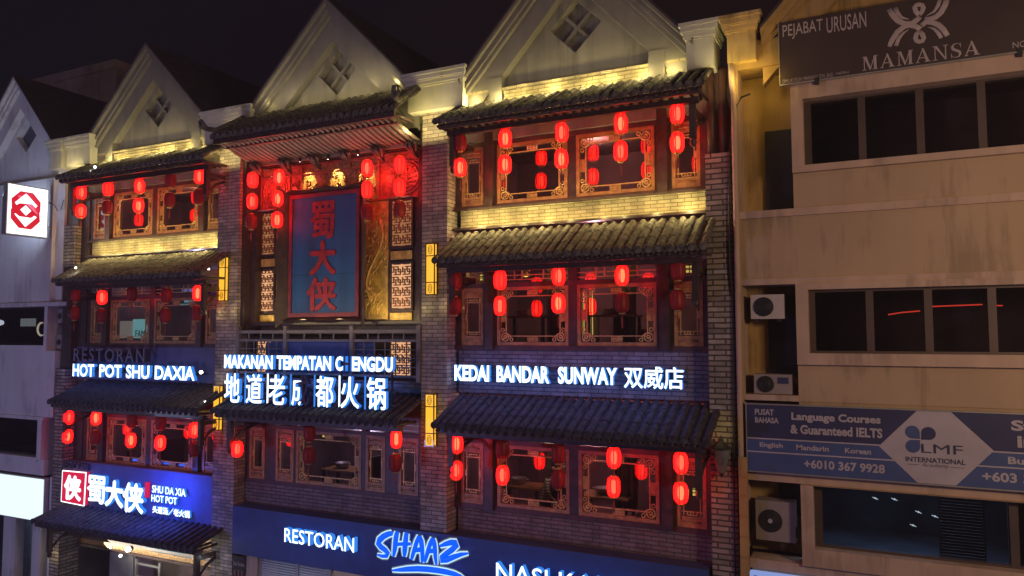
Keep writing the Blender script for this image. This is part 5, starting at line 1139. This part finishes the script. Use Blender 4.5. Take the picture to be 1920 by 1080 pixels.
def petal(cx, cz, sx_, sz_, mi):
    r_ = .105; pts = [(cx+r_*math.cos(math.radians(a)), cz+r_*math.sin(math.radians(a))) for a in range(0, 360, 20)]
    pts = [(x, z) for x, z in pts if not ((x-cx)*sx_ > .02 and (z-cz)*sz_ > .02)]
    i = max(range(len(pts)), key=lambda i: 0); lg.prism(sorted(pts+[(cx+sx_*r_, cz+sz_*r_)], key=lambda p: math.atan2(p[1]-cz, p[0]-cx)), yd, yd+.005, mi)
petal(.57, 6.98, 1, -1, 1); petal(.80, 6.97, -1, -1, 0); petal(.57, 6.75, 1, 1, 1)
lg.box(.48, .65, yd, yd+.004, 6.455, 6.461, 0); lg.box(1.10, 1.28, yd, yd+.004, 6.447, 6.453, 0)
lg.obj('emblem', ['lmf_navy', 'lmf_blue', 'off_face'], BN)
# small shop sign cut by the lower edge
SK = thing('shop_sign', 'small glowing pale blue shop sign starting KEDAI at the lower edge', 'sign', (0, -.1, 3.7))
MB().box(-2.05, 3, -.12, .02, 3.75, 4.38).obj('board', EM('pale_blue_face', (.30, .42, .85), .75), SK); text_mb('KEDAI GAMBAR', -1.98, 1.2, 4.12, 4.33, -.126, .005, .02, (0, 0)).obj('lettering', ['lmf_navy'], SK)
# street reflections built as glowing shapes, and room glimpses, behind the beige building's glass
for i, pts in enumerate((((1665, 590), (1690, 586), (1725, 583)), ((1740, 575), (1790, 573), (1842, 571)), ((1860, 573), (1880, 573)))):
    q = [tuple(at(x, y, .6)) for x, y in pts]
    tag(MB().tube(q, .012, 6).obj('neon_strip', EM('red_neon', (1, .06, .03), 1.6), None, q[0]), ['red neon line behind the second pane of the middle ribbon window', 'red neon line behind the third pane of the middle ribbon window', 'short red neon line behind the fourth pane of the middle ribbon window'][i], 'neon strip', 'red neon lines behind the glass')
bl = at(1775, 900, .5); t = thing('window_blind', 'pale slatted blind behind the lowest window of the beige building', 'blind', (bl.x, .5, 4.9)); m = MB()
a, b = at(1765, 1050, .5), at(1843, 945, .5)
for i in range(22): m.box(a.x, b.x, .5, .52, 4.86+i*.05, 4.895+i*.05)
m.obj('slats', P('blind_slat', (.30, .26, .28), .7, var=.2), t); MB().box(a.x-.02, a.x, .49, .53, 4.85, 5.96).box(b.x, b.x+.02, .49, .53, 4.85, 5.96).obj('frame', 'pale_metal', t)
tag(MB().box(b.x+.35, E1, .6, .65, 4.7, 5.96).obj('curtain', P('cream_curtain', (.34, .31, .27), .9, var=.25), None, (b.x, .6, 4.7)), 'cream curtain at the right of the lowest beige-building window', 'curtain')
for i, (x, y) in enumerate(((1641, 934), (1677, 936), (1722, 960), (1753, 968), (1712, 985))):  # white street reflections in the pane, added as small glowing beads
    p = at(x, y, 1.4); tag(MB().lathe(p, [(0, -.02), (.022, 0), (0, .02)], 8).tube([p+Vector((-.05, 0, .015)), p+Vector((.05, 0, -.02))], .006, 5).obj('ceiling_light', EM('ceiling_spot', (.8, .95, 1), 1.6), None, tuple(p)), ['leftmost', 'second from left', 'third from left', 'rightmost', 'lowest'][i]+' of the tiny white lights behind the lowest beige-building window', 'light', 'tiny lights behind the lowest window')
area('room_tube', (.6, 1.6, 6.2), (.6, 1.0, 4.6), 2.4, 17, (.42, .66, .95), .4)  # fill added to brighten the bluish room behind the lowest window
# ---------------------------------------------------------------- thin volume added for the pale veil over dark areas
hz = MB().box(-60, 40, -40, 25, -1.0, 24).obj('haze', 'asphalt'); hz['kind'] = 'stuff'
hm = bpy.data.materials.new('night_air'); hm.use_nodes = True; hn = hm.node_tree; hn.nodes.remove(hn.nodes['Principled BSDF'])
pv = hn.nodes.new('ShaderNodeVolumePrincipled'); pv.inputs['Color'].default_value = (.85, .85, 1, 1); pv.inputs['Density'].default_value = .0021
hn.links.new(pv.outputs[0], hn.nodes['Material Output'].inputs['Volume']); hz.data.materials.clear(); hz.data.materials.append(hm)
